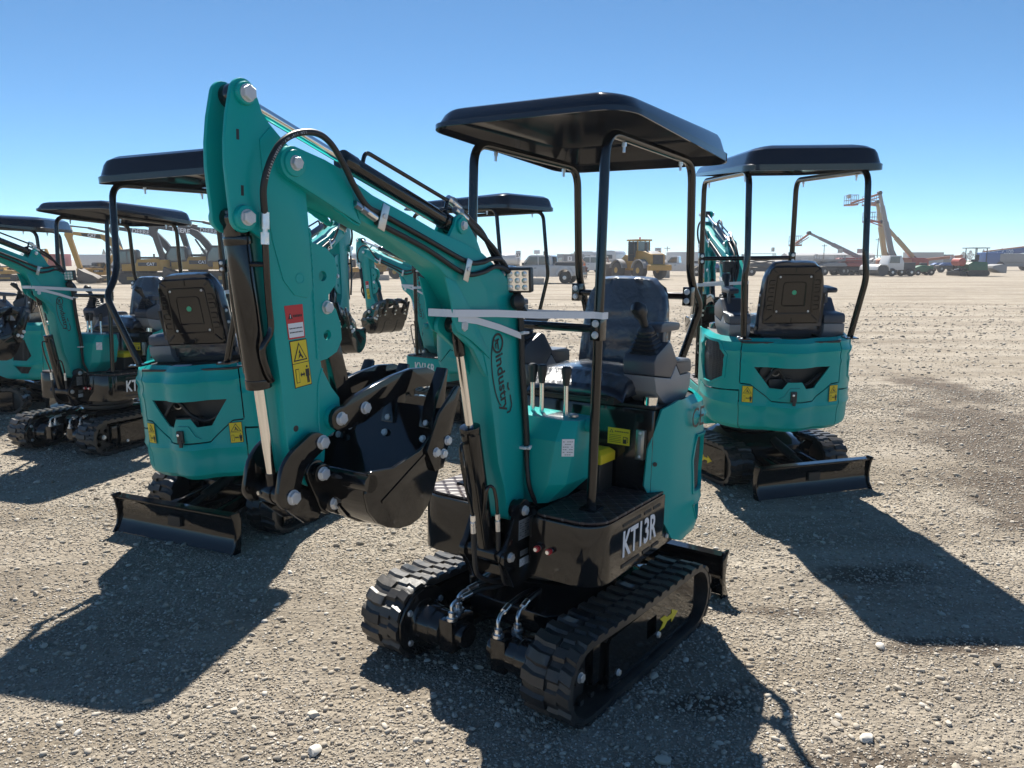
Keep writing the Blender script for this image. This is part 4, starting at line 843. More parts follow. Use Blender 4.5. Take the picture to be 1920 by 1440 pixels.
        for l in g_:
            cu, ct_ = sum(a for a, b in l)/len(l), sum(b for a, b in l)/len(l)
            mb = patch([(cu+(a-cu)*1.06, ct_+(b-ct_)*1.06) for a, b in l], [], lambda u, t: fm(u, t, -.012), .04, .004, 1, HT); part('grille', mb, 'mesh', sp)
            big = [(cu+(a-cu)*1.16, ct_+(b-ct_)*1.12) for a, b in l]
            mb = patch(big, [[(cu+(a-cu)*1.02, ct_+(b-ct_)*1.02) for a, b in l]], lambda u, t: fm(u, t, .007), .03, .007, 1, HT); part('grille_frame', mb, 'teal', sp, ang=40)
        xc = -.22 if kv else -.40; tc_ = .72 if kv else .86
        q = Vector(fm(uxs(xc), tc_, .006)); text('conformity_mark', 'CE', .13, q, (-s, 0, 0), (0, 0, 1), 'dark', sp, bold=-.002, shear=.0)
        if not kv:
            for t in (.60, .34): q = Vector(fm(uxs(-.135), t, .003)); q2 = Vector(fm(uxs(-.135), t, .006)); mb = MB(); mb.cyl(q, q2, .010, n=12); part('plug', mb, 'dark', sp)
    # ------------- strap tied from boom to canopy post
    def band(pts, name, wd=.026):
        mb = MB(); P_ = [Vector(q) for q in pts]
        mb.loft([[q+Vector((0, 0, wd/2)), q+Vector((0, 0, -wd/2)), q+Vector((0.0015, .0015, -wd/2)), q+Vector((.0015, .0015, wd/2))] for q in P_]); return part(name, mb, 'strap', root, ang=20)
    y_ = .066; zs = 1.490
    band([(.40, -y_, zs-.01), (.83, -y_, zs), (.872, -.035, zs+.002), (.874, .035, zs+.003), (.85, y_, zs+.002), (.62, .078, zs-.004), (.45, .150, zs-.012), (pfx+.03, pw+.0, zs-.01), (pfx+.022, pw+.026, zs-.012), (pfx-.026, pw+.026, zs-.012), (pfx-.028, pw-.02, zs-.012), (.40, -y_, zs-.01)], 'strap')
    mb = MB(); P_ = [(.83, .0625, 1.475), (.72, .0625, 1.462), (.58, .0640, 1.432), (.455, .0800, 1.395)]
    mb.loft([[Vector(q)+Vector((0, 0, .012)), Vector(q)+Vector((0, 0, -.012)), Vector(q)+Vector((0, .0015, -.012)), Vector(q)+Vector((0, .0015, .012))] for q in P_]); part('strap', mb, 'strap', root)
    return root

KT = dict(kv=False, shift=(0, 0), frame=1.0, pf=.252, pw=.306, pb=-.644, zr=2.165, rw=.462, xf=.397, xb=-.78, rh=1.0, zk=1.49, kx=-.815, kw=.325, bx=-.79, bw=.215, zb=1.115, zbar=(1.425, 1.54),
          xr=-.86, hw=.46, z0=.42, z1=1.10, seam=-.70, sy=.06, cy=.325)
KV = dict(kv=True, shift=(-.24, .09), frame=1.06, pf=.27, pw=.37, pwr=.385, pb=-1.0, zr=2.30, rw=.445, xf=.42, xb=-1.16, rh=1.05, zk=1.62, kx=-1.06, kw=.40, bx=-.97, bw=.36, zb=1.215, zbar=(1.69, None),
          xr=-1.0, hw=.485, z0=.55, z1=1.20, seam=-.88, sy=-.02, cy=.33)
def tilt(pt, rl): return Matrix.Rotation(R(rl), 4, 'X') @ Matrix.Rotation(-R(pt), 4, 'Y')
def place(root, x, y, yaw, uyaw, pt, rl, sc, label, shared=None):
    root.location = (x, y, 0); root.rotation_euler = (0, 0, R(yaw)); root.scale = (sc,)*3
    T = tilt(pt, rl); Uo = Matrix.Rotation(R(uyaw-yaw), 4, 'Z')
    for ch in KIDS[root]: ch.matrix_local = Uo if ch in UND else T
    tag(root, label, 'mini excavator', 'mini excavators lined up on the gravel lot')
K3 = dict(KT, kv=True, zbar=(1.66, None), pwr=.42, kw=.425, bw=.285, zk=1.52, seam=-.74)
kt = machine(KT, 'mini_excavator'); kvr = machine(KV, 'mini_excavator')
m3 = machine(K3, 'mini_excavator'); m4 = clone(kt); m5 = clone(kt); m6 = clone(kvr)
place(kt, .184, 3.403, 236.6, 233.0, 1.6, -.6, 1.0, 'mini excavator with a black KT13R deck, nearest the camera, its raised teal arm at left')
place(kvr, 1.94, 6.334, 90, 108.5, 2.6, -.58, 1.0, 'mini excavator on the right seen from behind, black dozer blade and both canopy sides clear')
place(m3, -1.695, 5.318, 78.5, 65.0, 1.15, -3.0, 1.0, 'mini excavator seen from behind at left, half hidden by the nearest teal arm')
place(m4, -3.816, 7.312, 251.6, 250.1, 2.98, 0, .952, 'mini excavator facing the camera at far left, its boom running off the left edge')
place(m5, -5.95, 8.95, 187, 186, 3.2, 0, .94, 'mini excavator cut by the left edge, only side grille, track arrow and canopy end showing')
place(m6, -.612, 8.621, 139.3, 146.0, -.6, 0, .94, 'mini excavator with KV16R on its teal deck, behind the boom of the nearest one')
# ---------------------------------------------------------------- ground
def ground_mat():
    m = bpy.data.materials.new('gravel_ground'); m.use_nodes = True; t = m.node_tree; b = t.nodes['Principled BSDF']; L = t.links.new
    tc = t.nodes.new('ShaderNodeTexCoord')
    def mapped(sc, rot=0):
        mp = t.nodes.new('ShaderNodeMapping'); mp.inputs['Scale'].default_value = sc; mp.inputs['Rotation'].default_value = (0, 0, rot); L(tc.outputs['Object'], mp.inputs[0]); return mp.outputs[0]
    def noise(vec, s, d=5, r=.6):
        n = t.nodes.new('ShaderNodeTexNoise'); n.inputs['Scale'].default_value = s; n.inputs['Detail'].default_value = d; n.inputs['Roughness'].default_value = r; L(vec, n.inputs['Vector']); return n.outputs[0]
    def ramp(v, stops):
        c = t.nodes.new('ShaderNodeValToRGB'); e = c.color_ramp.elements
        while len(e) < len(stops): e.new(.5)
        for k, (p, q) in enumerate(stops): e[k].position = p; e[k].color = (*q, 1) if len(q) == 3 else q
        L(v, c.inputs[0]); return c.outputs[0]
    def mix(f, a, c, bt='MIX'):
        n = t.nodes.new('ShaderNodeMix'); n.data_type = 'RGBA'; n.blend_type = bt
        if isinstance(f, float): n.inputs['Factor'].default_value = f
        else: L(f, n.inputs['Factor'])
        for k, q in (('A', a), ('B', c)):
            if isinstance(q, tuple): n.inputs[k].default_value = (*q, 1)
            else: L(q, n.inputs[k])
        return n.outputs['Result']
    iso = mapped((1, 1, 1)); streak = mapped((.16, 1.0, 1), R(4))
    base = ramp(noise(iso, 2.2, 8, .7), [(.25, (.27, .228, .180)), (.5, (.40, .347, .278)), (.78, (.51, .455, .375))])
    pv = t.nodes.new('ShaderNodeTexVoronoi'); pv.inputs['Scale'].default_value = 55; L(iso, pv.inputs['Vector'])
    peb = ramp(pv.outputs['Color'], [(.0, (.20, .18, .155)), (.5, (.34, .30, .25)), (1, (.50, .46, .40))])
    cov = ramp(noise(iso, 1.6, 6, .75), [(.42, (0, 0, 0)), (.62, (1, 1, 1))])
    c1 = mix(cov, base, peb)
    c2 = mix(.55, c1, base)
    # wheel streaks further out
    st = ramp(noise(streak, .9, 5, .65), [(.36, (.70, .68, .65)), (.55, (1, 1, 1)), (.72, (1.0, 1.0, 1.0))]); c3 = mix(1.0, c2, st, 'MULTIPLY')
    fn = ramp(noise(mapped((.55, 1.6, 1), R(-3)), 5.5, 12, .82), [(.34, (.62, .60, .58)), (.50, (1, 1, 1)), (.66, (1.18, 1.17, 1.15))]); c3 = mix(.8, c3, fn, 'MULTIPLY')
    rut = ramp(noise(mapped((.045, .55, 1), R(2)), 1.3, 3, .5), [(.40, (.80, .785, .77)), (.52, (1, 1, 1))]); c3 = mix(.8, c3, rut, 'MULTIPLY')
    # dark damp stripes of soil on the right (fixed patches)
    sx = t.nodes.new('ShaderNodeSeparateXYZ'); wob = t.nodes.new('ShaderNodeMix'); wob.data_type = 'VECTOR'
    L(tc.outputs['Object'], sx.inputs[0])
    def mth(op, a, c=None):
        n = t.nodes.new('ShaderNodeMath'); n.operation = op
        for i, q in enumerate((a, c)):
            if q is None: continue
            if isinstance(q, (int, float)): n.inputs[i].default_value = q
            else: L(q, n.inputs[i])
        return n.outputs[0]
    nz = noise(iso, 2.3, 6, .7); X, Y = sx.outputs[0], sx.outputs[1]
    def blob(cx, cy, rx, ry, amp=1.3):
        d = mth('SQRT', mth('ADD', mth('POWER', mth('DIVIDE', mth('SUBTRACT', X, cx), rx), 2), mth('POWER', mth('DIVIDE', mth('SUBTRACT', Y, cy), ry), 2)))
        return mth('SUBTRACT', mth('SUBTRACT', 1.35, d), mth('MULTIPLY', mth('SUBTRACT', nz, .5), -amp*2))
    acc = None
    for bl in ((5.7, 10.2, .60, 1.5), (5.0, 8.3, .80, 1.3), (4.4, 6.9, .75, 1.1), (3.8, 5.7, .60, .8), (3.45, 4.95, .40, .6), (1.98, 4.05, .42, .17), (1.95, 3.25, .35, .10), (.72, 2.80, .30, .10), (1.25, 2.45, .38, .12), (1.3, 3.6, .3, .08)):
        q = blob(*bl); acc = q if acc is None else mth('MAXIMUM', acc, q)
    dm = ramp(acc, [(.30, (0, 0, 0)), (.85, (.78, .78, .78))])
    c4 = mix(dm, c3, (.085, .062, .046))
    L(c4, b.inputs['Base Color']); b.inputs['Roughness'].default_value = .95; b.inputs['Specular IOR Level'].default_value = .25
    h1 = t.nodes.new('ShaderNodeTexVoronoi'); h1.inputs['Scale'].default_value = 48; h1.feature = 'F1'; L(iso, h1.inputs['Vector'])
    h2 = noise(iso, 9, 7, .75)
    hh = mth('ADD', mth('MULTIPLY', h1.outputs['Distance'], -.5), mth('MULTIPLY', h2, 1.6))
    bp = t.nodes.new('ShaderNodeBump'); bp.inputs['Strength'].default_value = 1.0; bp.inputs['Distance'].default_value = .028
    L(hh, bp.inputs['Height']); L(bp.outputs[0], b.inputs['Normal'])
    return m
M['ground'] = ground_mat()
mb = MB(); NR = 96; rad = [0, 4, 10, 30, 90, 250, 500, 900]
rings = [[(r*math.cos(2*PI*i/NR), r*math.sin(2*PI*i/NR), 0) for i in range(NR)] for r in rad[1:]]
mb.add([(0, 0, 0)]+rings[0], [(0, 1+i, 1+(i+1) % NR) for i in range(NR)]); mb.loft(rings, cap=False)
ground = tag(part('ground', mb, 'ground', None), kind='structure')
# stones: templates are squashed, chipped icospheres
def stone_mat():
    m = bpy.data.materials.new('stone'); m.use_nodes = True; t = m.node_tree; b = t.nodes['Principled BSDF']
    a = t.nodes.new('ShaderNodeAttribute'); a.attribute_name = 'tone'; cr = t.nodes.new('ShaderNodeValToRGB'); e = cr.color_ramp.elements
    cols = [(0, (.10, .088, .078)), (.3, (.24, .205, .165)), (.62, (.40, .35, .285)), (.9, (.50, .455, .39)), (1, (.66, .63, .58))]
    while len(e) < len(cols): e.new(.5)
    for k, (p, q) in enumerate(cols): e[k].position = p; e[k].color = (*q, 1)
    t.links.new(a.outputs['Fac'], cr.inputs[0]); t.links.new(cr.outputs[0], b.inputs['Base Color']); b.inputs['Roughness'].default_value = .9
    return m
M['stone'] = stone_mat()
def ico(sub):
    bm = bmesh.new(); bmesh.ops.create_icosphere(bm, subdivisions=sub, radius=1); v = np.array([q.co[:] for q in bm.verts]); f = np.array([[q.index for q in p.verts] for p in bm.faces]); bm.free(); return v, f
V1, F1 = ico(1)
tmpl = []
for k in range(8):
    v = V1*(1+rng.uniform(-.28, .22, (len(V1), 1))); v = v*[1, rng.uniform(.6, .95), rng.uniform(.45, .75)]; tmpl.append(v)
NST = 60000
u = rng.random(NST); dist = 1.75*(30/1.75)**(u**1.0); ang = rng.uniform(-.66, .66, NST)
px_, py_ = dist*np.sin(ang)/np.cos(ang)*.98, dist
size = .0042*(1-rng.random(NST))**(-1/2.7); size = np.minimum(size, .016)*np.clip(.60+dist*.13, .8, 3.2)
cl = np.sin(px_*2.1+1.3*np.sin(py_*1.7))+np.sin(py_*2.9+px_*1.1)*.8+rng.normal(0, .7, NST); keep = cl > -1.1
px_, py_, size = px_[keep], py_[keep], size[keep]; n = len(px_)
rot = rng.uniform(0, 2*PI, n); tone = np.clip(rng.normal(.60, .17, n), 0, .93); sc = np.stack([size*rng.uniform(.8, 1.5, n), size, size], 1)
Tm = np.stack(tmpl)[rng.integers(0, 8, n)]*sc[:, None, :]; c, s_ = np.cos(rot)[:, None], np.sin(rot)[:, None]
Vv = np.stack([Tm[..., 0]*c-Tm[..., 1]*s_+px_[:, None], Tm[..., 0]*s_+Tm[..., 1]*c+py_[:, None], Tm[..., 2]+size[:, None]*.22], 2).reshape(-1, 3)
Ff = (F1[None]+(np.arange(n)*len(V1))[:, None, None]).reshape(-1, 3)
me = bpy.data.meshes.new('gravel'); me.vertices.add(len(Vv)); me.vertices.foreach_set('co', Vv.astype(np.float32).ravel())
me.loops.add(Ff.size); me.loops.foreach_set('vertex_index', Ff.astype(np.int32).ravel()); me.polygons.add(len(Ff)); me.polygons.foreach_set('loop_start', np.arange(0, Ff.size, 3, dtype=np.int32))
at = me.attributes.new('tone', 'FLOAT', 'POINT'); at.data.foreach_set('value', np.repeat(tone, len(V1)).astype(np.float32))
me.update(calc_edges=True); me.validate(); me.materials.append(M['stone'])
tag(link('gravel', me), 'loose pale gravel scattered over the lot', kind='stuff')
# finest grit: small chips with eight faces each
NG = 165000; u = rng.random(NG); d_ = 1.85+(8.7)*(u**1.25); a_ = rng.uniform(-.64, .64, NG); gx, gy = d_*np.tan(a_), d_
keep = (np.sin(gx*3.1+1.3*np.sin(gy*2.3))+np.sin(gy*3.7+gx*1.7)*.8+rng.normal(0, .9, NG)) > -1.0; gx, gy, d_ = gx[keep], gy[keep], d_[keep]; n = len(gx)
gs = rng.uniform(.0026, .0062, n)*np.clip(.62+d_*.11, .8, 1.7); O6 = np.array([(1, 0, 0), (0, 1, 0), (-1, 0, 0), (0, -1, 0), (0, 0, 1), (0, 0, -1)], float); F8 = np.array([(0, 1, 4), (1, 2, 4), (2, 3, 4), (3, 0, 4), (1, 0, 5), (2, 1, 5), (3, 2, 5), (0, 3, 5)])
L6 = O6[None]*(1+rng.uniform(-.3, .45, (n, 6, 1)))*np.stack([rng.uniform(.9, 1.6, n), rng.uniform(.7, 1.1, n), rng.uniform(.5, .9, n)], 1)[:, None]*gs[:, None, None]
L6 += rng.normal(0, .25, (n, 6, 3))*gs[:, None, None]; rt_ = rng.uniform(0, 6.28, n); c, s_ = np.cos(rt_)[:, None], np.sin(rt_)[:, None]
Gv = np.stack([L6[..., 0]*c-L6[..., 1]*s_+gx[:, None], L6[..., 0]*s_+L6[..., 1]*c+gy[:, None], L6[..., 2]+gs[:, None]*.30], 2).reshape(-1, 3); Gf = (F8[None]+(np.arange(n)*6)[:, None, None]).reshape(-1, 3)
me = bpy.data.meshes.new('grit'); me.vertices.add(len(Gv)); me.vertices.foreach_set('co', Gv.astype(np.float32).ravel()); me.loops.add(Gf.size); me.loops.foreach_set('vertex_index', Gf.astype(np.int32).ravel()); me.polygons.add(len(Gf)); me.polygons.foreach_set('loop_start', np.arange(0, Gf.size, 3, dtype=np.int32))
at_ = me.attributes.new('tone', 'FLOAT', 'POINT'); at_.data.foreach_set('value', np.repeat(np.clip(rng.normal(.62, .2, n), 0, 1), 6).astype(np.float32)); me.update(calc_edges=True); me.validate(); me.materials.append(M['stone'])
tag(link('grit', me), 'fine grit and chips between the gravel', kind='stuff')
# the larger stones one by one
V2, F2 = ico(2); SM = []
for k in range(10):
    nz = rng.normal(0, 1, (6, 3)); v = V2.copy()
    for q in nz: q = q/np.linalg.norm(q); d = v@q; v = v-np.outer(np.maximum(0, d-rng.uniform(.45, .8)), q)
    v = v*[1.15, rng.uniform(.65, .9), rng.uniform(.5, .7)]; me = bpy.data.meshes.new('stone'); me.from_pydata(v.tolist(), [], F2.tolist())
    at = me.attributes.new('tone', 'FLOAT', 'POINT'); at.data.foreach_set('value', [float((.75, .55, .85, .6, .25, .95, .7, .5, .8, .65)[k])]*len(v)); me.materials.append(M['stone']); me.polygons.foreach_set('use_smooth', [True]*len(me.polygons)); me.set_sharp_from_angle(angle=R(28)); SM.append(me)
def stone(x, y, r, k): o = link('stone', SM[k], ground); o.location = (x, y, r*.26); o.scale = (r,)*3; o.rotation_euler = (random.uniform(-.2, .2), random.uniform(-.2, .2), random.uniform(0, 6.3)); return o
for i in range(230):
    d = 1.95+rng.random()**1.4*4.2; a = rng.uniform(-.62, .62); stone(d*math.tan(a), d, float(rng.uniform(.010, .020)*(1+.12*(d-2))), int(rng.integers(0, 10)))
for x, y, r, k in ((-.69, 2.50, .034, 5), (1.27, 2.57, .030, 5), (-.74, 2.72, .030, 2), (.52, 2.45, .032, 0), (1.63, 3.25, .028, 5), (1.04, 2.72, .02, 2), (.98, 2.95, .024, 7), (.95, 2.90, .02, 4), (-1.05, 2.75, .022, 2), (2.05, 3.1, .024, 4)): stone(x, y, r, k)

# ---------------------------------------------------------------- haze: one even box of air over the whole lot
hm = bpy.data.materials.new('haze'); hm.use_nodes = True; ht = hm.node_tree; ht.nodes.clear()
hv = ht.nodes.new('ShaderNodeVolumePrincipled'); hv.inputs['Color'].default_value = (.93, .95, 1, 1); hv.inputs['Density'].default_value = .0008; hv.inputs['Anisotropy'].default_value = .25
ho = ht.nodes.new('ShaderNodeOutputMaterial'); ht.links.new(hv.outputs[0], ho.inputs['Volume']); M['haze'] = hm
mb = MB(); mb.box(-950, 950, -950, 950, -1.0, 14.0); tag(part('haze', mb, 'haze', None), kind='stuff')
# ---------------------------------------------------------------- the yard behind: positions from bearing (picture column) and distance
def at(px, d): return ((px-960)/1474.7*d, d, 0)
M['catyel'] = mat('machine_yellow', (.50, .27, .035), .45, var=((.42, .25, .06), 3, .3))
M['deere'] = mat('machine_charcoal', (.045, .048, .055), .45, var=((.07, .068, .065), 3, .3))
M['machgrey'] = mat('machine_grey', (.25, .26, .28), .5, var=((.32, .31, .30), 2, .3))
M['tyre'] = mat('tyre_rubber', (.030, .029, .028), .8, var=((.075, .066, .055), 5, .3))
M['trk'] = mat('steel_track', (.050, .043, .038), .7, var=((.10, .085, .068), 4, .3))
M['bucketm'] = mat('worn_bucket', (.085, .066, .055), .65, var=((.15, .12, .10), 5, .3))
M['carwhite'] = mat('car_white', (.70, .70, .69), .25, coat=.6, var=((.60, .58, .55), 3, .3))
M['carsilver'] = mat('car_silver', (.56, .57, .58), .28, coat=.6, var=((.48, .47, .45), 3, .3))
M['blue'] = mat('lift_blue', (.018, .085, .30), .4, coat=.3, var=((.05, .12, .30), 2, .3))
M['orange'] = mat('lift_orange', (.42, .17, .09), .45, var=((.45, .17, .10), 2, .3))
M['redp'] = mat('machine_red', (.36, .085, .07), .42, var=((.40, .09, .07), 2, .3))
M['tan'] = mat('boom_tan', (.50, .39, .20), .45, var=((.44, .36, .22), 2, .3))
M['cream'] = mat('boom_cream', (.50, .49, .45), .45, var=((.42, .41, .38), 2, .3))
M['mgreen'] = mat('machine_green', (.02, .10, .06), .42, var=((.04, .17, .09), 2, .3))
M['concrete'] = mat('concrete', (.42, .40, .37), .85, bump=(8, .3, .03), var=((.33, .31, .28), 2, .3))
M['aglass'] = mat('cab_glass', (.05, .085, .10), .05, spec=.8, coat=.8)
M['skin'] = mat('skin', (.45, .27, .19), .55)
M['hivis'] = mat('orange_vest', (.75, .13, .02), .7)
M['denim'] = mat('dark_trousers', (.035, .04, .055), .8)
M['coneor'] = mat('cone_orange', (.72, .10, .025), .45)
M['rimy'] = mat('rim_yellow', (.50, .30, .05), .5)
M['tail'] = mat('tail_lamp', (.35, .015, .012), .2)
M['leaf'] = mat('foliage', (.055, .075, .035), .8, var=((.030, .045, .022), 1.2, .3))
M['bark'] = mat('bark', (.10, .075, .055), .9)
M['soilgrey'] = mat('roof_grey', (.36, .37, .38), .6)
def empty(name, loc, yaw, label, cat, group=None, sc=1.):
    o = bpy.data.objects.new(name, None); COL.objects.link(o); o.location = loc; o.rotation_euler = (0, 0, R(yaw)); o.scale = (sc,)*3; tag(o, label, cat, group); return o
def retag(o, loc, yaw, label, sc=1.): o.location = loc; o.rotation_euler = (0, 0, R(yaw)); o.scale = (sc,)*3; o['label'] = label; return o
def wheel(parent, c, r, w_, rim='steel', rr=.55, s=1):
    mb = MB(); mb.lathe((c[0], c[1]-w_/2, c[2]), (0, 1, 0), [(0, r*.62), (.01, r*.80), (w_*.12, r*.95), (w_*.25, r), (w_*.75, r), (w_*.88, r*.95), (w_-.01, r*.80), (w_, r*.62)], 26); o = part('wheel', mb, 'tyre', parent)
    mb = MB(); e = w_/2+.004; mb.lathe((c[0], c[1]-e, c[2]), (0, 1, 0), [(0, r*rr*.5), (.02, r*rr), (2*e-.02, r*rr), (2*e, r*rr*.5)], 20)
    mb.cyl((c[0], c[1]-e-.03, c[2]), (c[0], c[1]+e+.03, c[2]), r*.2, n=12); part('rim', mb, rim, o); return o
def big_excavator(boomc, word, label, housec='catyel'):
    rt = empty('excavator', (0, 0, 0), 0, label, 'excavator', 'full size excavators parked in a row')
    for s in (1, -1):
        mb = MB(); pr = arc(1.25, .36, .34, -90, 90, 8)+arc(-1.25, .36, .34, 90, 270, 8); mb.prism(pr, *sorted((s*.75, s*1.2)))
        P = resample(pr, 40)
        for i in range(40): a, b = P[i], P[(i+1) % 40]; t = (b-a)/np.hypot(*(b-a)); n_ = np.array([t[1], -t[0]]); q = (a+b)/2+n_*.02; mb.bar((q[0], s*.72, q[1]), (q[0], s*1.23, q[1]), .05, .04, (t[0], 0, t[1]))
        tk = part('crawler_track', mb, 'trk', rt)
        mb = MB(); mb.box(-1.0, 1.0, *sorted((s*1.20, s*1.24)), .25, .47); part('track_frame', mb, housec, tk)
    mb = MB(); mb.lathe((0, 0, .5), (0, 0, 1), [(0, .6), (.35, .6)], 24); mb.box(-.8, .8, -.75, .75, .3, .6); part('undercarriage', mb, 'blackm', rt)
    mb = MB(); mb.prism([(-1.1, .85), (1.3, .85), (1.3, 1.30), (.4, 1.35), (.3, 1.62), (-1.1, 1.68)], -1.15, 1.15); hs = part('house', mb, housec, rt, bevel=.03)
    mb = MB(); mb.box(-.95, .25, -1.16, 1.16, 1.18, 1.42); mb.box(-.9, .2, -.9, .9, 1.66, 1.80); part('engine_cover', mb, 'deere', hs, bevel=.02)
    for s in (1, -1): text('house_lettering', word, .26, (-.55, s*1.163, 1.30), (-s, 0, 0), (0, 0, 1), 'white', hs, bold=.03)
    mb = MB(); mb.prism([(p[0], p[1]) for p in rrect(-1.65, -1.08, -1.12, 1.12, [.02, .35, .35, .02], 5)], .9, 1.6, ax='z'); part('counterweight', mb, housec, rt, bevel=.04)
    mb = MB(); mb.prism([(.35, 1.3), (1.55, 1.0), (1.72, 1.3), (1.66, 1.75), (1.35, 2.28), (.45, 2.28), (.32, 2.15)], .18, 1.10); cb = part('cab', mb, 'deere', rt, bevel=.03)
    for yy in (1.102, .178):
        for q in ([(.48, 1.45), (.90, 1.40), (.90, 2.15), (.52, 2.15)], [(.97, 1.40), (1.58, 1.35), (1.54, 1.72), (1.29, 2.15), (.97, 2.15)]):
            mb = MB(); mb.prism(q, yy-.004, yy+.004); part('window', mb, 'aglass', cb)
    mb = MB(); v = [(1.70, .26, 1.40), (1.70, 1.02, 1.40), (1.665, 1.02, 1.74), (1.665, .26, 1.74), (1.40, 1.02, 2.2), (1.40, .26, 2.2)]; v = [(x+.012, y, z+.006) for x, y, z in v]; mb.add(v, [(0, 1, 2, 3), (3, 2, 4, 5)]); part('windscreen', mb, 'aglass', cb)
    mb = MB(); mb.prism([(1.05, 1.20), (1.30, 1.15), (1.65, 1.75), (2.25, 2.55), (2.75, 2.95), (4.55, 3.25)]+arc(4.72, 3.36, .13, -60, 110, 6)+[(2.75, 3.30), (2.30, 3.15), (1.75, 2.55), (1.25, 1.80)], -.20, .20); bm_ = part('boom', mb, boomc, rt, bevel=.02)
    for s in (1, -1):
        if boomc == 'deere': text('boom_lettering', 'DEERE', .36, (3.25, s*.203, 3.16), (-s, 0, -s*.13), (0, 0, 1), 'white', bm_, bold=.03)
        else:
            mb = MB(); mb.prism([(2.75, 3.0), (3.95, 3.18), (4.05, 3.36), (2.85, 3.27)], *sorted((s*.2, s*.204))); part('boom_panel', mb, 'dark', bm_); text('boom_lettering', 'CAT', .27, (3.35, s*.207, 3.20), (-s, 0, -s*.13), (0, 0, 1), 'white', bm_, bold=.04)
    mb = MB(); mb.prism([(4.62, 3.30), (4.70, 3.10), (4.20, 1.05), (4.30, .92), (4.45, .95), (4.95, 2.8), (5.12, 3.25), (4.98, 3.75), (4.85, 3.92), (4.72, 3.80), (4.64, 3.5)], -.17, .17); part('arm', mb, boomc, rt, bevel=.02)
    mb = MB(); mb.cyl((2.35, 0, 3.42), (3.6, 0, 3.72), .09); mb.cyl((3.6, 0, 3.72), (4.80, 0, 3.85), .055); mb.cyl((4.86, 0, 3.2), (4.62, 0, 2.0), .08); mb.cyl((4.62, 0, 2.0), (4.50, 0, 1.25), .05); part('cylinder', mb, 'deere', rt); mb = MB(); mb.cyl((1.5, .3, 1.15), (2.1, .3, 2.1), .08); mb.cyl((2.1, .3, 2.1), (2.45, .25, 2.65), .055); part('cylinder', mb, 'deere', rt)
    sh = [(4.30, 1.02), (4.42, .60), (4.25, .22), (3.75, .03), (3.25, .06), (3.02, .30), (3.35, .55), (3.95, .80)]
    mb = MB(); mb.prism([(x, z) for x, z in sh], -.55, .55); bk = part('bucket', mb, 'bucketm', rt, bevel=.03)
    for y in (-.45, -.15, .15, .45): mb = MB(); mb.bar((3.15, y, .20), (2.88, y, .38), .09, .06); part('tooth', mb, 'trk', bk)
    mb = MB(); mb.cyl((-.3, -.6, 1.6), (-.3, -.6, 2.0), .06, n=12); part('exhaust', mb, 'trk', rt)
    return rt
ex = big_excavator('catyel', 'CAT', 'yellow excavator with a yellow CAT boom, leftmost raised arm of the row of big excavators')
exa = big_excavator('deere', 'CAT', 'excavator with a charcoal grey arm just right of the yellow one')
exb = clone(exa); exc = clone(exa); exd = clone(ex); exe = clone(ex)
D0 = 54.5
retag(ex, at(284, D0), 188, ex['label']); retag(exa, at(378, D0+1), 188, exa['label'], 1.1)
retag(exb, at(455, D0), 187, 'excavator whose charcoal arm stands left of the second DEERE boom', 1.12); retag(exc, at(502, D0+2), 187, 'charcoal armed excavator furthest right of the row, mostly behind the teal arm', 1.13)
retag(exd, at(20, 60), 8, 'yellow excavator at the left edge reaching right with a lowered boom', .62); retag(exe, at(186, 56), 60, 'small yellow excavator parked tail first behind the left canopy posts', .62)

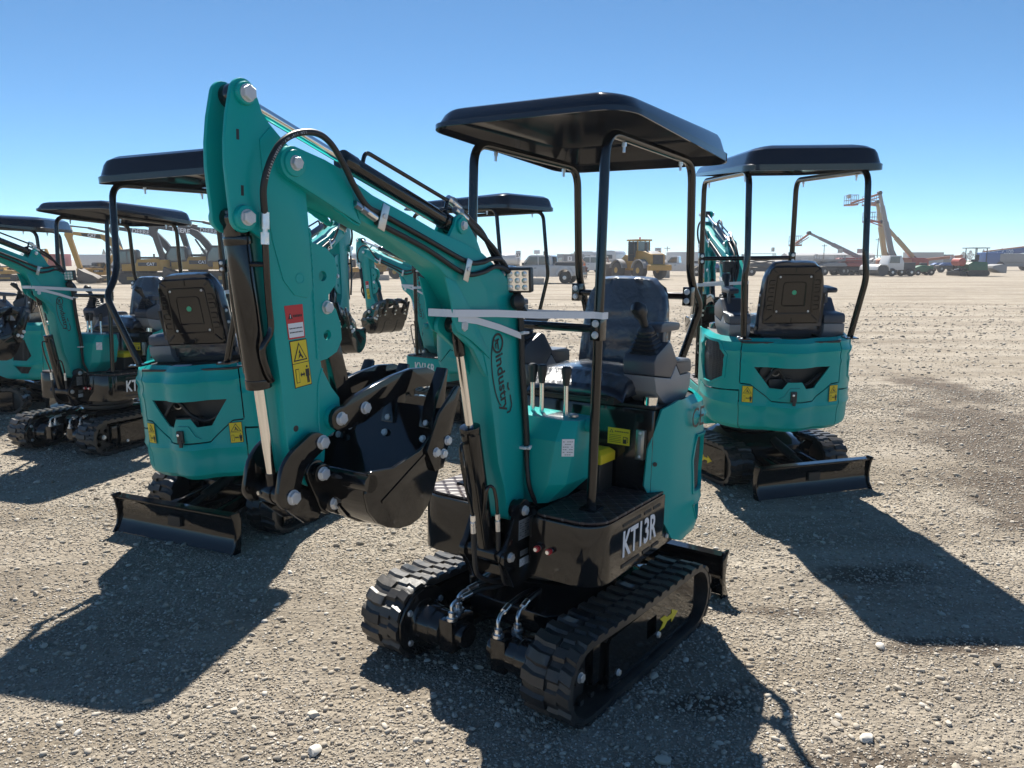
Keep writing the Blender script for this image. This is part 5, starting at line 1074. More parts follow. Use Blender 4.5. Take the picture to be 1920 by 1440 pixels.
def wheel_loader(label, loc, yaw, sc=1., group=None):
    rt = empty('wheel_loader', loc, yaw, label, 'wheel loader', group, sc)
    for x in (1.55, -1.45):
        for s in (1, -1): wheel(rt, (x, s*1.0, .72), .72, .52, 'rimy')
    mb = MB(); mb.prism([(-2.7, .75), (-2.7, 1.15), (-2.45, 1.25), (-2.4, 2.02), (-1.6, 2.25), (-.45, 2.30), (-.30, 1.35), (.25, 1.2), (.25, .75)], -.72, .72); bd = part('rear_body', mb, 'catyel', rt, bevel=.05)
    mb = MB(); mb.box(-2.85, -2.45, -1.12, 1.12, .72, 1.18); part('counterweight', mb, 'catyel', bd, bevel=.08)
    mb = MB(); mb.box(-2.475, -2.42, -.50, .50, 1.22, 2.0); mb.bar((-2.49, -.45, 1.28), (-2.49, .45, 1.95), .03, .03); mb.bar((-2.49, .45, 1.28), (-2.49, -.45, 1.95), .03, .03); part('radiator_grille', mb, 'deere', bd)
    mb = MB(); mb.prism([(-2.3, 2.06), (-1.6, 2.28), (-.6, 2.32), (-.6, 2.22), (-1.6, 2.16), (-2.3, 1.95)], -.55, .55); part('engine_hood', mb, 'machgrey', bd, bevel=.04)
    for s in (1, -1):
        for x in (-1.45, 1.55): mb = MB(); mb.prism([(x+.92*math.cos(R(a)), .76+.86*math.sin(R(a))) for a in range(10, 171, 16)]+[(x+.84*math.cos(R(a)), .76+.78*math.sin(R(a))) for a in range(170, 9, -16)], *sorted((s*.74, s*1.28))); part('fender', mb, 'machgrey', rt)
    mb = MB(); mb.box(.25, 2.0, -.5, .5, .7, 1.5); part('front_frame', mb, 'catyel', rt, bevel=.05)
    mb = MB()
    for s in (1, -1): mb.prism([(.9, 1.9), (1.4, 2.0), (2.6, 1.2), (3.0, .6), (2.75, .5), (2.2, 1.1), (1.0, 1.6)], *sorted((s*.30, s*.44)))
    part('lift_arm', mb, 'catyel', rt, bevel=.02)
    mb = MB(); mb.prism([(2.8, .05), (3.9, .02), (3.9, .08), (3.3, .25), (3.05, .6), (3.1, 1.1), (3.5, 1.35), (3.45, 1.42), (2.95, 1.2), (2.8, .6)], -1.35, 1.35); part('bucket', mb, 'bucketm', rt, bevel=.02)
    mb = MB()
    for x, y in ((-.55, .62), (-.55, -.62), (.72, .56), (.72, -.56), (.1, .64), (.1, -.64)): mb.bar((x, y, 1.35), (x*.92, y*.97, 3.12), .09, .09)
    mb.box(-.6, .78, -.66, .66, 1.3, 1.75); cb = part('cab', mb, 'catyel', rt, bevel=.015)
    mb = MB(); mb.box(-.72, .85, -.74, .74, 3.10, 3.24); part('cab_roof', mb, 'catyel', cb, bevel=.04)
    for s in (1, -1): mb = MB(); mb.box(-.50, .66, *sorted((s*.60, s*.61)), 1.76, 3.05); part('window', mb, 'aglass', cb)
    for x in (-.52, .70): mb = MB(); mb.box(x-.005, x+.005, -.55, .55, 1.76, 3.05); part('window', mb, 'aglass', cb)
    mb = MB(); mb.box(-.25, .15, -.25, .25, 1.6, 1.9); mb.box(-.28, -.18, -.22, .22, 1.8, 2.4); part('operator_seat', mb, 'deere', cb, bevel=.04)
    mb = MB(); fr_ = [(-.10, .68, 1.5), (-.45, 1.45, 1.5), (-.45, 1.45, 3.0), (-.10, .68, 3.0)]
    for a, b in zip(fr_, fr_[1:]+fr_[:1]): mb.bar(a, b, .07, .07)
    mb.bar((-.10, .68, 2.0), (-.45, 1.45, 2.0), .05, .05); dr = part('door', mb, 'deere', cb); mb = MB(); mb.add(fr_, [(0, 1, 2, 3)]); part('door_glass', mb, 'aglass', dr)
    mb = MB(); mb.cyl((-1.3, .35, 2.2), (-1.3, .35, 2.95), .13, .11); part('exhaust', mb, 'deere', rt); mb = MB(); mb.cyl((0, 0, 3.24), (0, 0, 3.42), .07, n=12); part('beacon', mb, 'coneor', cb)
    return rt
wl = wheel_loader('yellow wheel loader with its cab door open and dark radiator turned to the camera', at(1196, 66), 118, 1.0)
wl2 = clone(wl); retag(wl2, at(625, 66), 170, 'yellow wheel loader glimpsed between the two teal arms in mid picture', .8); wl3 = clone(wl); retag(wl3, at(727, 68), 165, 'yellow wheel loader beyond the hanging bucket, right of the other loader', .8)
for o in (wl2, wl3): o['group'] = 'loaders behind the excavator arms'

def pickup(label, loc, yaw, paint='carsilver', crew=True, sc=1., bed=True):
    rt = empty('pickup_truck', loc, yaw, label, 'pickup truck', None, sc); L = 2.9
    x0 = -L
    mb = MB(); mb.prism([(x0, .60), (x0, 1.18), (-.95, 1.22), (1.15, 1.20), (1.55, 1.18), (2.62, 1.08), (2.75, .95), (2.75, .55), (2.35, .50)]+arc(1.95, .50, .44, 0, 180, 10)+[(1.40, .46), (-1.35, .46)]+arc(-1.85, .50, .46, 0, 180, 10)+[(-2.40, .55)], -.95, .95); bd = part('body', mb, paint, rt, bevel=.05)
    mb = MB(); mb.prism([(-.95 if crew else -.1, 1.20), (-.85 if crew else 0, 1.86), (-.70 if crew else .1, 1.92), (.55, 1.92), (.72, 1.88), (1.25, 1.20)], -.80, .80); cb = part('cab', mb, paint, rt, bevel=.06)
    ws = ([[(-.76, 1.26), (.02, 1.26), (.02, 1.80), (-.70, 1.80)]] if crew else []) + [[(.10, 1.26), (1.08, 1.26), (.66, 1.80), (.10, 1.80)]]
    for q in ws:
        for s in (1, -1): mb = MB(); mb.prism(q, *sorted((s*.798, s*.806))); part('window', mb, 'aglass', cb)
    mb = MB(); xr_ = -.93 if crew else -.08
    mb.add([(xr_-.0, -.62, 1.28), (xr_-.0, .62, 1.28), (xr_+.075, .58, 1.80), (xr_+.075, -.58, 1.80)], [(0, 1, 2, 3)]); mb.v = [(x-.02, y, z) for x, y, z in mb.v]; part('rear_window', mb, 'aglass', cb)
    mb = MB(); mb.add([(1.23, -.70, 1.24), (1.23, .70, 1.24), (.78, .66, 1.83), (.78, -.66, 1.83)], [(0, 1, 2, 3)]); mb.v = [(x+.02, y, z+.01) for x, y, z in mb.v]; part('windscreen', mb, 'aglass', cb)
    for s in (1, -1):
        for a, b in (((-.86, .04), (.06, 1.12)) if crew else ((.06, 1.12),)):
            mb = MB(); mb.box(a, b, *sorted((s*.949, s*.957)), .58, 1.17); dr = part('door', mb, paint, rt, bevel=.004); mb = MB(); mb.box(a+.08, a+.24, *sorted((s*.957, s*.975)), 1.02, 1.06); part('handle', mb, 'deere', dr)
        mb = MB(); mb.box(1.0, 1.12, *sorted((s*.96, s*1.18)), 1.22, 1.40); part('mirror', mb, 'deere', rt, bevel=.02)
        mb = MB(); mb.box(x0-.012, x0+.05, *sorted((s*.78, s*.94)), .80, 1.12); part('tail_lamp', mb, 'tail', rt)
        mb = MB(); mb.prism([(-1.85+.62*math.cos(R(a)), .52+.60*math.sin(R(a))) for a in range(0, 181, 15)]+[(-1.85+.46*math.cos(R(a)), .50+.46*math.sin(R(a))) for a in range(180, -1, -15)], *sorted((s*.93, s*1.08))); part('fender_flare', mb, paint, rt, bevel=.03)
        wheel(rt, (1.95, s*.82, .40), .40, .26, 'steel'); wheel(rt, (-1.85, s*.84, .40), .40, .36, 'steel')
    for a, b in ((x0-.10, x0+.02), (2.70, 2.84)): mb = MB(); mb.box(a, b, -.92, .92, .50, .69); part('bumper', mb, 'steel', rt, bevel=.02)
    mb = MB(); mb.box(x0-.008, x0+.02, -.76, .76, .74, 1.16); part('tailgate', mb, 'deere', rt, bevel=.01)
    if bed: mb = MB(); mb.box(x0+.15, -1.1, -.70, .70, 1.1, 1.45); part('tool_box', mb, 'deere', rt, bevel=.02)
    return rt
pickup('silver crew cab pickup with flared rear fenders, parked beside the lane 27 sign', at(1016, 55), 162)
pickup('white single cab pickup right of the yellow wheel loader', at(1270, 78), 158, 'carwhite', False, 1.0)
pickup('white pickup partly hidden behind the orange vested workers', at(1108, 84), 165, 'carwhite', True, 1.0)

def skin_mesh(name, joints, bones, m, levels=1):
    me = bpy.data.meshes.new(name); me.from_pydata([j[0] for j in joints], bones, []); o = bpy.data.objects.new(name, me); COL.objects.link(o)
    md = o.modifiers.new('s', 'SKIN'); sv = me.skin_vertices[0].data
    for i, j in enumerate(joints): r = j[1]; sv[i].radius = (r if isinstance(r, tuple) else (r, r)); sv[i].use_root = (i == 0)
    md.use_smooth_shade = True; sb = o.modifiers.new('d', 'SUBSURF'); sb.levels = levels
    dg = bpy.context.evaluated_depsgraph_get(); nm = bpy.data.meshes.new_from_object(o.evaluated_get(dg)); bpy.data.objects.remove(o); nm.materials.clear(); nm.materials.append(M[m]); nm.name = name; return nm
def worker(label, loc, yaw, lean=0., lift=0.):
    rt = empty('person', loc, yaw, label, 'person', 'workers in orange vests'); ln = math.sin(R(lean)); cs = math.cos(R(lean))
    up = lambda x, y, h: (x+ln*(h-.95), y, .95+cs*(h-.95)) if h > .95 else (x, y, h)
    J = [((0, 0, .95), (.15, .12)), (up(0, 0, 1.20), (.13, .10)), (up(0, 0, 1.42), (.15, .10)), (up(0, 0, 1.53), .055), (up(.02, 0, 1.66), (.085, .10)), (up(.02, 0, 1.76), (.07, .08))]
    Bn = [(0, 1), (1, 2), (2, 3), (3, 4), (4, 5)]
    for s in (1, -1):
        b = len(J); J += [(up(0, s*.19, 1.43), .062), (up(.03+.05*lift, s*.23, 1.17), .05), (up(.14+.12*lift, s*.20, .97+.22*lift), .04), (up(.20+.12*lift, s*.19, .91+.25*lift), (.035, .05))]; Bn += [(2, b), (b, b+1), (b+1, b+2), (b+2, b+3)]
        b = len(J); J += [((0, s*.10, .88), .09), ((.02, s*.11, .50), .068), ((-.02, s*.12, .10), .048), ((.10, s*.13, .04), (.045, .035))]; Bn += [(0, b), (b, b+1), (b+1, b+2), (b+2, b+3)]
    link('body', skin_mesh('body', J, Bn, 'skin'), rt)
    Jv = [(up(0, 0, .93), (.17, .14)), (up(0, 0, 1.20), (.155, .125)), (up(0, 0, 1.40), (.175, .125)), (up(0, 0, 1.48), (.10, .08))]; link('vest', skin_mesh('vest', Jv, [(0, 1), (1, 2), (2, 3)], 'hivis'), rt)
    Jt = [((0, 0, .95), (.165, .135))]; Bt = []
    for s in (1, -1): b = len(Jt); Jt += [((0, s*.10, .86), .105), ((.02, s*.11, .50), .085), ((-.02, s*.12, .10), .07)]; Bt += [(0, b), (b, b+1), (b+1, b+2)]
    link('trousers', skin_mesh('trousers', Jt, Bt, 'denim'), rt)
    c = up(.02, 0, 1.74); mb = MB(); mb.lathe(c, (ln*.5, 0, 1), [(0, .105), (.03, .108), (.07, .095), (.10, .05)], 16); mb.box(c[0]+.05, c[0]+.20, -.07, .07, c[2]-.005, c[2]+.012); part('cap', mb, 'dark', rt)
    for s in (1, -1): mb = MB(); q = up(.105, s*.035, 1.685); mb.sphere(q, .012, 8, 6); part('eye', mb, 'dark', rt)
    mb = MB(); q = up(.115, 0, 1.655); mb.sphere(q, .017, 8, 6); part('nose', mb, 'skin', rt)
    return rt
worker('worker in an orange vest standing upright beside the wheel loader', at(1139, 69), 200, 6, .6)
worker('worker in an orange vest bending forward between the canopy posts', at(1096, 66), 215, 28, .3)

def sign(label, text_, loc, h, wd, ht, yaw=-90, small=None, fontm='dark', board='white'):
    rt = empty('sign', loc, 0, label, 'sign', None); mb = MB(); mb.cyl((0, .04, 0), (0, .04, h+ht*.4), .035, n=10); part('post', mb, 'machgrey', rt)
    mb = MB(); mb.box(-wd/2, wd/2, -.012, .012, h-ht/2, h+ht/2); bo = part('board', mb, board, rt, bevel=.006)
    if text_: text('lettering', text_, ht*(.62 if small else .8), (0, -.016, h-ht*(.14 if small else 0)), (1, 0, 0), (0, 0, 1), fontm, bo, bold=.03)
    if small: text('lettering', small, ht*.24, (0, -.016, h+ht*.33), (1, 0, 0), (0, 0, 1), fontm, bo, bold=.02)
    return rt
sign('white lane sign reading 27 on a thin post above the silver pickup', '27', at(971.5, 70), 2.05, .46, .62, small='Lane')
sign('white lane sign reading 28 right of the yellow wheel loader', '28', at(1230, 72), 2.28, .60, .72, small='Lane')
sign('small white sign reading 5 behind the silver pickup', '5', at(1067, 75), 1.66, .42, .42)
sign('blank white board seen behind the pickup cab', None, at(1006, 72), 2.25, .55, .35)
sign('small dark board on a post right of the blank white one', None, at(1021, 72), 2.16, .28, .34, board='deere')

def trailer(label, loc, yaw, ln, ht, wd, m, name='trailer', cat='trailer', rnd=.1, group='white trailers and trucks far behind'):
    rt = empty(name, loc, yaw, label, cat, group); mb = MB(); mb.prism(rrect(-wd/2, wd/2, .95, ht, [rnd, rnd, .03, .03], 4), -ln/2, ln/2, ax='x'); part('box', mb, m, rt, bevel=.03)
    for s in (1, -1):
        for x in (-ln/2+.9, -ln/2+2.1, ln/2-1.2): wheel(rt, (x, s*(wd/2-.25), .48), .48, .3, 'steel')
        mb = MB(); mb.box(-ln/2+.6, ln/2-.6, *sorted((s*(wd/2-.3), s*(wd/2-.2))), .75, .95); part('rail', mb, 'blackm', rt)
    mb = MB(); mb.box(ln/2-.02, ln/2+.01, -wd*.28, wd*.28, ht*.62, ht*.80); part('window', mb, 'aglass', rt); return rt
trailer('white box trailer behind the pickup and the sign reading 5', at(1068, 95), 200, 2.6, 2.2, 2.1, 'machgrey')
trailer('white truck body between the two right hand canopy posts', at(1107, 100), 240, 3.5, 2.55, 2.3, 'carwhite', 'box_truck', 'truck', .4)
trailer('white rounded truck body left of the open loader door', at(1146, 100), 240, 3.2, 2.65, 2.3, 'carwhite', 'box_truck', 'truck', .5)
trailer('white motorhome above the white single cab pickup', at(1278, 120), 170, 5.2, 2.65, 2.4, 'carwhite', 'motorhome', 'motorhome')
trailer('long pale trailer between the loader and the motorhome', at(1250, 150), 180, 9, 2.3, 2.4, 'machgrey')
trailer('pale trailer standing low behind the excavator buckets at left', at(200, 85), 185, 4.5, 2.1, 2.2, 'carwhite')
trailer('red trailer beyond the lowered yellow boom at far left', at(112, 75), 190, 2.4, 2.1, 1.8, 'redp')
def tank(label, loc, yaw, r, ln, h):
    rt = empty('tank_trailer', loc, yaw, label, 'tank trailer', 'white tank trailers'); mb = MB(); mb.lathe((-ln/2, 0, h), (1, 0, 0), [(0, r*.3), (.12, r*.85), (.3, r), (ln-.3, r), (ln-.12, r*.85), (ln, r*.3)], 24); part('tank', mb, 'carwhite', rt)
    for s in (1, -1):
        for x in (-ln*.3, ln*.3): wheel(rt, (x, s*r*.8, .45), .45, .3)
    mb = MB(); mb.box(-ln*.45, ln*.45, -r*.5, r*.5, .45, h-r*.8); part('frame', mb, 'blackm', rt); return rt
tank('white tank trailer left of the lane 27 sign', at(955, 85), 185, .62, 2.4, 1.55); tank('white tank trailer glimpsed above the hanging bucket between the teal arms', at(690, 80), 185, .75, 3.0, 1.55)
def block(label, px, d, wx, h, yaw=0):
    mb = MB(); mb.prism([(-wx/2, 0), (wx/2, 0), (wx/2, h*.45), (wx/2-.03, h*.5), (wx/2, h*.55), (wx/2, h), (-wx/2, h)], -.3, .3); o = part('concrete_block', mb, 'concrete', None, bevel=.03); o.location = at(px, d); o.rotation_euler = (0, 0, R(yaw)); tag(o, label, 'concrete block', 'concrete blocks marking the lanes')
block('concrete block beyond the hanging bucket in mid picture', 720, 62, .95, .42); block('concrete block in front of the silver pickup', 1006, 52, .95, .42); block('concrete block standing right of the wheel loader counterweight', 1243, 70, .85, .95)
def cone(label, loc):
    rt = empty('traffic_cone', loc, 0, label, 'traffic cone'); mb = MB(); mb.lathe((0, 0, .03), (0, 0, 1), [(0, .15), (.50, .035), (.52, .03)], 20); part('cone', mb, 'coneor', rt)
    mb = MB(); mb.box(-.19, .19, -.19, .19, 0, .03); part('base', mb, 'coneor', rt); mb = MB(); mb.lathe((0, 0, .29), (0, 0, 1), [(0, .097), (.12, .069)], 20); part('band', mb, 'white', rt)
cone('orange traffic cone with a white band beside the charcoal excavators', at(423, 56))

# ---------------------------------------------------------------- aerial lifts on the right
def chassis(rt, m, ln=3.0, wd=2.1, h=.85, body=1.75, r=.48):
    for s in (1, -1):
        for x in (ln*.36, -ln*.36): wheel(rt, (x, s*wd*.42, r), r, .36, 'cream')
    mb = MB(); mb.box(-ln*.48, ln*.48, -wd*.32, wd*.32, .42, h); part('chassis', mb, 'deere', rt, bevel=.04)
    mb = MB(); mb.prism([(-ln*.5, h+.05), (ln*.45, h+.05), (ln*.45, body-.2), (ln*.3, body), (-ln*.4, body), (-ln*.5, body-.25)], -wd*.5, -wd*.12); mb.prism([(-ln*.5, h+.05), (ln*.45, h+.05), (ln*.45, body-.2), (ln*.3, body), (-ln*.4, body), (-ln*.5, body-.25)], wd*.12, wd*.5); mb.box(-ln*.5, ln*.1, -wd*.13, wd*.13, h, h+.4); part('turntable', mb, m, rt, bevel=.05)
def basket(rt, c, wd=1.6, dp=.8, ht=1.05, floor='orange'):
    x, y, z = c; mb = MB(); mb.box(x-dp/2, x+dp/2, y-wd/2, y+wd/2, z, z+.12); b = part('basket_floor', mb, floor, rt)
    mb = MB()
    for h in (.15, .55, ht):
        q = [(x-dp/2, y-wd/2, z+h), (x+dp/2, y-wd/2, z+h), (x+dp/2, y+wd/2, z+h), (x-dp/2, y+wd/2, z+h)]
        for a, e in zip(q, q[1:]+q[:1]): mb.bar(a, e, .045, .045)
    for yy in (-.5, -.17, .17, .5):
        for xx in (-.5, .5): mb.bar((x+xx*dp, y+yy*wd, z), (x+xx*dp, y+yy*wd, z+ht), .045, .045)
    part('guard_rail', mb, 'machgrey', b); mb = MB(); mb.box(x-dp/2+.05, x-dp/2+.25, y-.25, y+.25, z+.75, z+1.15); part('control_panel', mb, 'cream', b)
def boom_lift(label, loc, yaw, m, tip, jib, bm='machgrey', jm='orange', w_=.34, foot=(-.8, 1.5), wd=1.6):
    """boom runs in its own x-z plane from foot to tip; the jib goes on to the basket"""
    rt = empty('boom_lift', loc, yaw, label, 'boom lift', 'boom lifts in the back row'); chassis(rt, m)
    a, b = Vector((foot[0], 0, foot[1])), Vector((tip[0], 0, tip[1]))
    for k, (t0, t1, q) in enumerate(((0, .55, 1), (.45, .8, .8), (.75, 1, .62))):
        mb = MB(); mb.bar(a.lerp(b, t0), a.lerp(b, t1), w_*q, w_*q*1.15); part('boom_section', mb, bm, rt, bevel=.02)
    j = Vector((jib[0], 0, jib[1])); mb = MB(); mb.bar(b+Vector((0, 0, -.1)), j+Vector((0, 0, .25)), .16, .20); mb.bar(b+Vector((0, 0, -.45)), j+Vector((0, 0, .05)), .09, .09); part('jib', mb, jm, rt)
    mb = MB(); mb.cyl((b.x, -.22, b.z), (b.x, .22, b.z), .2, n=14); part('pivot', mb, 'deere', rt); mb = MB(); mb.cyl(a+Vector((.6, 0, -.25)), a.lerp(b, .3)+Vector((0, 0, -.15)), .08, n=10); part('lift_cylinder', mb, 'deere', rt)
    basket(rt, (j.x, 0, j.y if False else j.z), wd, floor=jm); return rt
s80 = 1474.7/80.
def P2L(px, y, px0, d, yb): return ((px-px0)*d/1474.7, (yb-y)*d/1474.7)
def lift(label, px0, d, m, foot, tip, jib, bm, jm='orange', w_=.34):
    yb = 484+1474.7*1.7/d; f_ = P2L(*foot, px0, d, yb); t_ = P2L(*tip, px0, d, yb); j_ = P2L(*jib, px0, d, yb)
    return boom_lift(label, at(px0, d), 0, m, t_, j_, bm, jm, w_, f_)
lift('boom lift with a low grey boom slanting down to the right, basket left', 1590, 84, 'redp', (1606, 484), (1507, 438), (1483, 462), 'machgrey', 'orange')
lift('tallest boom lift, grey boom nearly upright with an orange jib to the left', 1668, 84, 'orange', (1664, 482), (1632, 366), (1581, 389), 'machgrey', 'orange', .42)
lift('boom lift with an upright tan boom crossing left of the tallest grey one', 1652, 88, 'machgrey', (1650, 482), (1629, 382), (1614, 389), 'tan', 'orange', .42)
lift('boom lift with a tan boom slanting down to the right behind the sweeper', 1700, 86, 'redp', (1702, 482), (1640, 418), (1617, 419), 'tan', 'redp', .36)
def low_lift(label, px, d, m, yaw, sc=1., rows=2):
    rt = empty('scissor_lift', at(px, d), yaw, label, 'scissor lift', 'low lifts in the back row', sc); chassis(rt, m, 2.8, 1.7, .8, 1.2, .42)
    mb = MB()
    for k in range(rows):
        z0, z1 = 1.15+k*.22, 1.15+(k+1)*.22
        for y in (-.55, .55): mb.bar((-1.2, y, z0), (1.2, y, z1), .06, .08); mb.bar((1.2, y, z0), (-1.2, y, z1), .06, .08)
    part('scissor_arm', mb, m, rt); basket(rt, (0, 0, 1.15+rows*.22), 1.3, 2.5, .55, m); return rt
low_lift('dark grey scissor lift left of the seat back of the right excavator', 1421, 78, 'deere', 175, 1.0)
low_lift('blue scissor lift half hidden by the boom of the right excavator', 1340, 74, 'blue', 160, .95)
for k, (px, d, mm_, lb) in enumerate(((1462, 88, 'blue', 'blue scissor lift above the seat back of the right excavator'), (1508, 90, 'blue', 'blue scissor lift behind the middle canopy post of the right excavator'), (1372, 86, 'blue', 'blue scissor lift just left of the dark grey one'), (1548, 80, 'machgrey', 'pale grey scissor lift right of the seat back'), (1586, 81, 'redp', 'red scissor lift between the pale grey one and the canopy post'), (1636, 92, 'catyel', 'yellow scissor lift behind the white sweeper'))): low_lift(lb, px, d, mm_, 175+6*k, 1.05 if k > 2 else .85, 1)
# broom sweeper
rt = empty('broom_sweeper', at(1662, 76), 186, 'white broom sweeper with a long white brush hood, in front of the boom lifts', 'sweeper')
mb = MB(); mb.lathe((1.6, -1.5, .55), (0, 1, 0), [(0, .5), (3.0, .5)], 22); part('brush', mb, 'deere', rt)
mb = MB(); mb.prism([(.95, .55), (1.0, .95), (1.3, 1.15), (1.9, 1.15), (2.2, .95), (2.28, .6), (2.2, .6), (2.1, .9), (1.9, 1.05), (1.35, 1.05), (1.1, .9), (1.03, .55)], -1.55, 1.55); hd_ = part('brush_hood', mb, 'carwhite', rt, bevel=.02)
mb = MB(); mb.prism([(-.9, .6), (.75, .6), (.75, 1.2), (.55, 1.95), (-.6, 1.95), (-.9, 1.3)], -.75, .75); cb = part('cab', mb, 'carwhite', rt, bevel=.05)
for s in (1, -1): mb = MB(); mb.prism([(-.45, 1.25), (.6, 1.25), (.47, 1.85), (-.45, 1.85)], *sorted((s*.748, s*.758))); part('window', mb, 'aglass', cb)
mb = MB(); mb.box(-2.1, -.9, -.7, .7, .6, 1.3); part('engine_box', mb, 'deere', rt, bevel=.05)
for s in (1, -1): wheel(rt, (.3, s*.8, .38), .38, .3); wheel(rt, (-1.6, s*.8, .38), .38, .3)
# green tractor and the low green mower
mb0 = empty('mower', at(1722, 80), 175, 'low green and white mower right of the broom sweeper', 'mower')
mb = MB(); mb.prism([(-.9, .35), (.9, .35), (.95, .8), (.3, 1.0), (-.8, .95)], -.55, .55); part('body', mb, 'mgreen', mb0, bevel=.08); mb = MB(); mb.box(-.3, .3, -.3, .3, .95, 1.25); part('seat', mb, 'deere', mb0, bevel=.06)
for s in (1, -1): wheel(mb0, (.65, s*.55, .27), .27, .2); wheel(mb0, (-.6, s*.55, .33), .33, .28)
rt = empty('paver', at(1815, 76), 183, 'green paving machine with a flat sunshade and a tilted hopper, standing alone on the right', 'paving machine')
mb = MB(); mb.prism([(-1.0, .45), (.9, .45), (1.0, 1.15), (.5, 1.4), (-.9, 1.35)], -.8, .8); part('body', mb, 'mgreen', rt, bevel=.06)
mb = MB(); mb.box(-.95, .65, -.9, .9, 2.62, 2.70); rf = part('sunshade', mb, 'deere', rt, bevel=.02)
for x in (-.75, .35):
    for s in (1, -1): mb = MB(); mb.bar((x, s*.75, 1.3), (x, s*.75, 2.62), .06, .06); part('post', mb, 'deere', rt)
mb = MB(); mb.box(-.3, .1, -.3, .3, 1.35, 1.6); mb.box(-.36, -.28, -.3, .3, 1.5, 2.05); part('seat', mb, 'deere', rt, bevel=.04)
for s in (1, -1):
    mb = MB(); mb.prism(arc(.75, .30, .28, -90, 90, 6)+arc(-.85, .30, .28, 90, 270, 6), *sorted((s*.55, s*.9))); part('crawler_track', mb, 'trk', rt)
mb = MB(); mb.prism([(-1.3, .75), (-2.2, .35), (-2.75, .30), (-2.75, 1.0), (-2.35, 1.15), (-1.4, 1.0)], -.9, .9); part('hopper', mb, 'machgrey', rt, bevel=.03)
mb = MB(); mb.lathe((1.45, -.7, 1.35), (0, 1, 0), [(0, .28), (.1, .38), (1.3, .38), (1.4, .28)], 20); part('hose_reel', mb, 'redp', rt)
mb = MB(); mb.bar((1.0, 0, .7), (1.75, 0, .5), 1.3, .12); mb.box(1.3, 1.9, -1.1, 1.1, .05, .45); mb.bar((1.6, .5, .5), (1.6, .5, 1.3), .1, .1); mb.bar((1.6, -.5, .5), (1.6, -.5, 1.3), .1, .1); part('screed', mb, 'blackm', rt, bevel=.02)
# long blue boom lift lying low at the right edge, orange telescopic lift beside it
rt = empty('boom_lift', at(1893, 112), 181, 'long blue boom lift with white lettering, boom lowered, cut by the right edge', 'boom lift', 'boom lifts in the back row')
for s in (1, -1):
    for x in (-1.9, 2.9): wheel(rt, (x, s*1.1, .62), .62, .5, 'machgrey')
mb = MB(); mb.box(-2.9, 3.6, -.9, .9, .55, 1.1); mb.box(-3.6, 3.0, -1.2, 1.2, 1.1, 2.35); part('turntable', mb, 'machgrey', rt, bevel=.1)
mb = MB(); mb.box(2.4, 5.0, -1.15, 1.15, .9, 2.5); part('engine_cover', mb, 'blue', rt, bevel=.15)
mb = MB(); mb.bar((5.0, 0, 2.05), (-4.0, 0, 3.2), .5, .75); bm_ = part('boom_section', mb, 'blue', rt, bevel=.03); text('lettering', 'Genie S-100', .72, (2.4, .262, 2.40), (-1, 0, .128), (.128, 0, 1), 'white', bm_, bold=.02)
mb = MB(); mb.bar((4.6, 0, 2.62), (-4.0, 0, 3.66), .4, .16); part('hose_track', mb, 'orange', rt)
rt2 = empty('telescopic_lift', at(1765, 96), 184, 'orange and blue telescopic lift with its boom level, left of the paving machine', 'telescopic lift')
chassis(rt2, 'blue', 3.2, 2.0, .8, 1.15, .45)
mb = MB(); mb.bar((-1.9, 0, 1.95), (2.9, 0, 1.5), .3, .32); b_ = part('boom_section', mb, 'orange', rt2, bevel=.02); text('lettering', 'JLG', .42, (-.6, .16, 1.83), (-1, 0, .09), (.09, 0, 1), 'white', b_, bold=.03)
mb = MB(); mb.bar((2.8, 0, 1.5), (4.2, 0, .9), .16, .18); part('jib', mb, 'redp', rt2); basket(rt2, (4.3, 0, .45), 1.4, .8, 1.0, 'redp')
# containers, long shed, poles and trees on the horizon
def container(label, px, d, ln, ht, m, yaw=0):
    rt = empty('container', at(px, d), yaw, label, 'container', 'grey containers on the horizon'); mb = MB(); n_ = int(ln/.5); pr = []
    for i in range(n_+1):
        x = -ln/2+ln*i/n_; pr += [(x, -1.2-(.05 if i % 2 else 0))]
    pr += [(ln/2, 1.2), (-ln/2, 1.2)]; mb.prism(pr, .1, ht, ax='z'); part('box', mb, m, rt)
    mb = MB(); mb.box(-ln/2-.02, ln/2+.02, -1.28, 1.22, ht, ht+.08); part('roof', mb, 'soilgrey', rt); mb = MB(); mb.box(-ln/2, -ln/2+.9, -1.30, -1.26, .3, ht-.2); part('door', mb, 'machgrey', rt)
container('pale grey container left of the pair on the right horizon', 1721, 200, 9, 3.1, 'machgrey'); container('darker grey container right of the pale one', 1752, 210, 6, 2.6, 'deere'); container('small pale container above the paving machine', 1783, 220, 4.5, 2.4, 'soilgrey')
rt = empty('shed', at(1545, 260), 0, 'long low pale shed on the horizon behind the lifts', 'shed'); mb = MB(); mb.box(-14, 14, -3, 3, 0, 2.6); part('wall', mb, 'soilgrey', rt); mb = MB(); mb.prism([(-3.4, 2.6), (3.4, 2.6), (0, 3.4)], -14.4, 14.4, ax='x'); part('roof', mb, 'machgrey', rt)
for k in range(6): mb = MB(); mb.box(-12+k*4.5, -9.8+k*4.5, -3.03, -3.0, .2, 2.0); part('roller_door', mb, 'machgrey', rt)
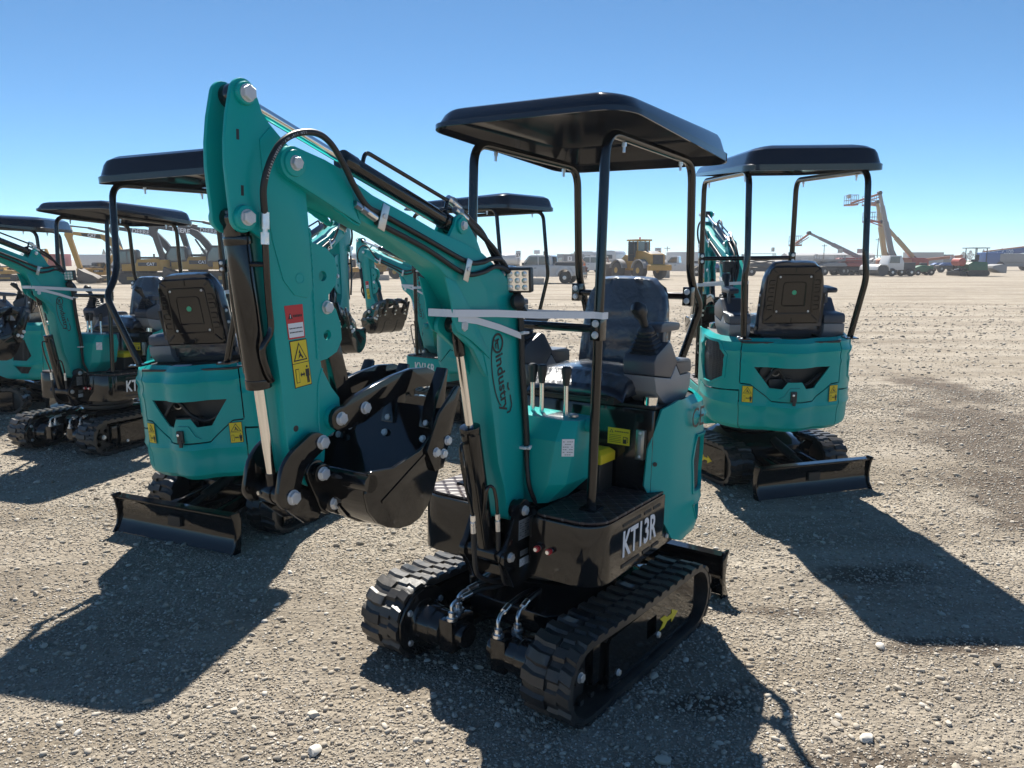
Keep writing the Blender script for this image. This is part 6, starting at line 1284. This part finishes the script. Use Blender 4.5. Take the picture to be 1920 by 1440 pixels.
for k, (px, d, h, lb) in enumerate(((1247, 130, 3.6, 'thin pole right of the lane 28 sign'), (1537, 150, 4.3, 'thin pole behind the seat of the right excavator'), (1187, 160, 3.4, 'thin pole above the wheel loader'), (1636, 140, 5.2, 'dark pole left of the upright tan boom'), (1075, 110, 2.6, 'thin pole behind the pickup'))):
    rt = empty('utility_pole', at(px, d), 0, lb, 'pole', 'poles on the horizon'); mb = MB(); mb.cyl((0, 0, 0), (0, 0, h), .09, .06, n=10); part('pole', mb, 'bark', rt); mb = MB(); mb.box(-.5, .5, -.05, .05, h-.35, h-.25); part('cross_arm', mb, 'bark', rt)
def tree_proto(h, wd, seed, conif):
    r_ = random.Random(seed); rt = bpy.data.objects.new('tree', None); COL.objects.link(rt); mb = MB(); mb.cyl((0, 0, 0), (0, 0, h*.55), h*.03, h*.012, n=8)
    for k in range(6): a = r_.uniform(0, 6.3); z = h*r_.uniform(.25, .5); mb.cyl((0, 0, z), (math.cos(a)*wd*.3, math.sin(a)*wd*.3, z+h*.18), h*.012, h*.004, n=6)
    part('trunk', mb, 'bark', rt); mb = MB()
    for k in range(900):
        t = r_.random(); z = h*(.16+.84*t); rad = wd*.5*((1-t)**.8*.95+.06 if conif else math.sqrt(max(0, 1-(2*t-1)**2))*.9+.1)*(.75+.35*math.sin(7*t+seed)); rr = rad*math.sqrt(r_.random()); a = r_.uniform(0, 6.3)
        c = Vector((rr*math.cos(a), rr*math.sin(a), z)); s_ = h*.03*r_.uniform(.6, 1.4); u_ = Vector((r_.gauss(0, 1), r_.gauss(0, 1), r_.gauss(0, .6))).normalized(); v_ = u_.orthogonal().normalized()
        mb.add([c-u_*s_-v_*s_*.6, c+u_*s_-v_*s_*.5, c+u_*s_*.9+v_*s_*.6, c-u_*s_*.8+v_*s_*.6], [(0, 1, 2, 3)])
    part('crown', mb, 'leaf', rt, flat=True); return rt
TP = [tree_proto(9, 5, 3, True), tree_proto(7.5, 6.5, 5, False), tree_proto(8, 4, 9, True)]
TR = [(1832, 400, 0), (1838, 405, 2), (1846, 398, 1), (1853, 410, 0), (1859, 402, 2), (1866, 396, 0), (1873, 408, 1), (1880, 400, 2), (1888, 406, 0), (1808, 430, 1), (1795, 440, 1), (100, 300, 1), (345, 320, 1), (355, 330, 0), (222, 310, 1), (205, 315, 2), (60, 300, 1), (395, 320, 1)]
for k, (px, d, i) in enumerate(TR):
    o = TP[i] if not any(TP[i].get('label') for _ in (0,)) else clone(TP[i]); o.location = at(px, d); s_ = random.uniform(.55, .8); o.scale = (s_,)*3; o.rotation_euler = (0, 0, random.uniform(0, 6))
    side = px > 1000; row = sorted(q[0] for q in TR if (q[0] > 1000) == side); nth = ['first', 'second', 'third', 'fourth', 'fifth', 'sixth', 'seventh', 'eighth', 'ninth', 'tenth', 'eleventh'][row.index(px)]
    tag(o, '%s dark tree from the left on the right horizon, by the blue boom lift' % nth if side else '%s dark tree from the left along the horizon behind the big excavators' % nth, 'tree', 'trees on the right horizon' if side else 'trees on the left horizon')
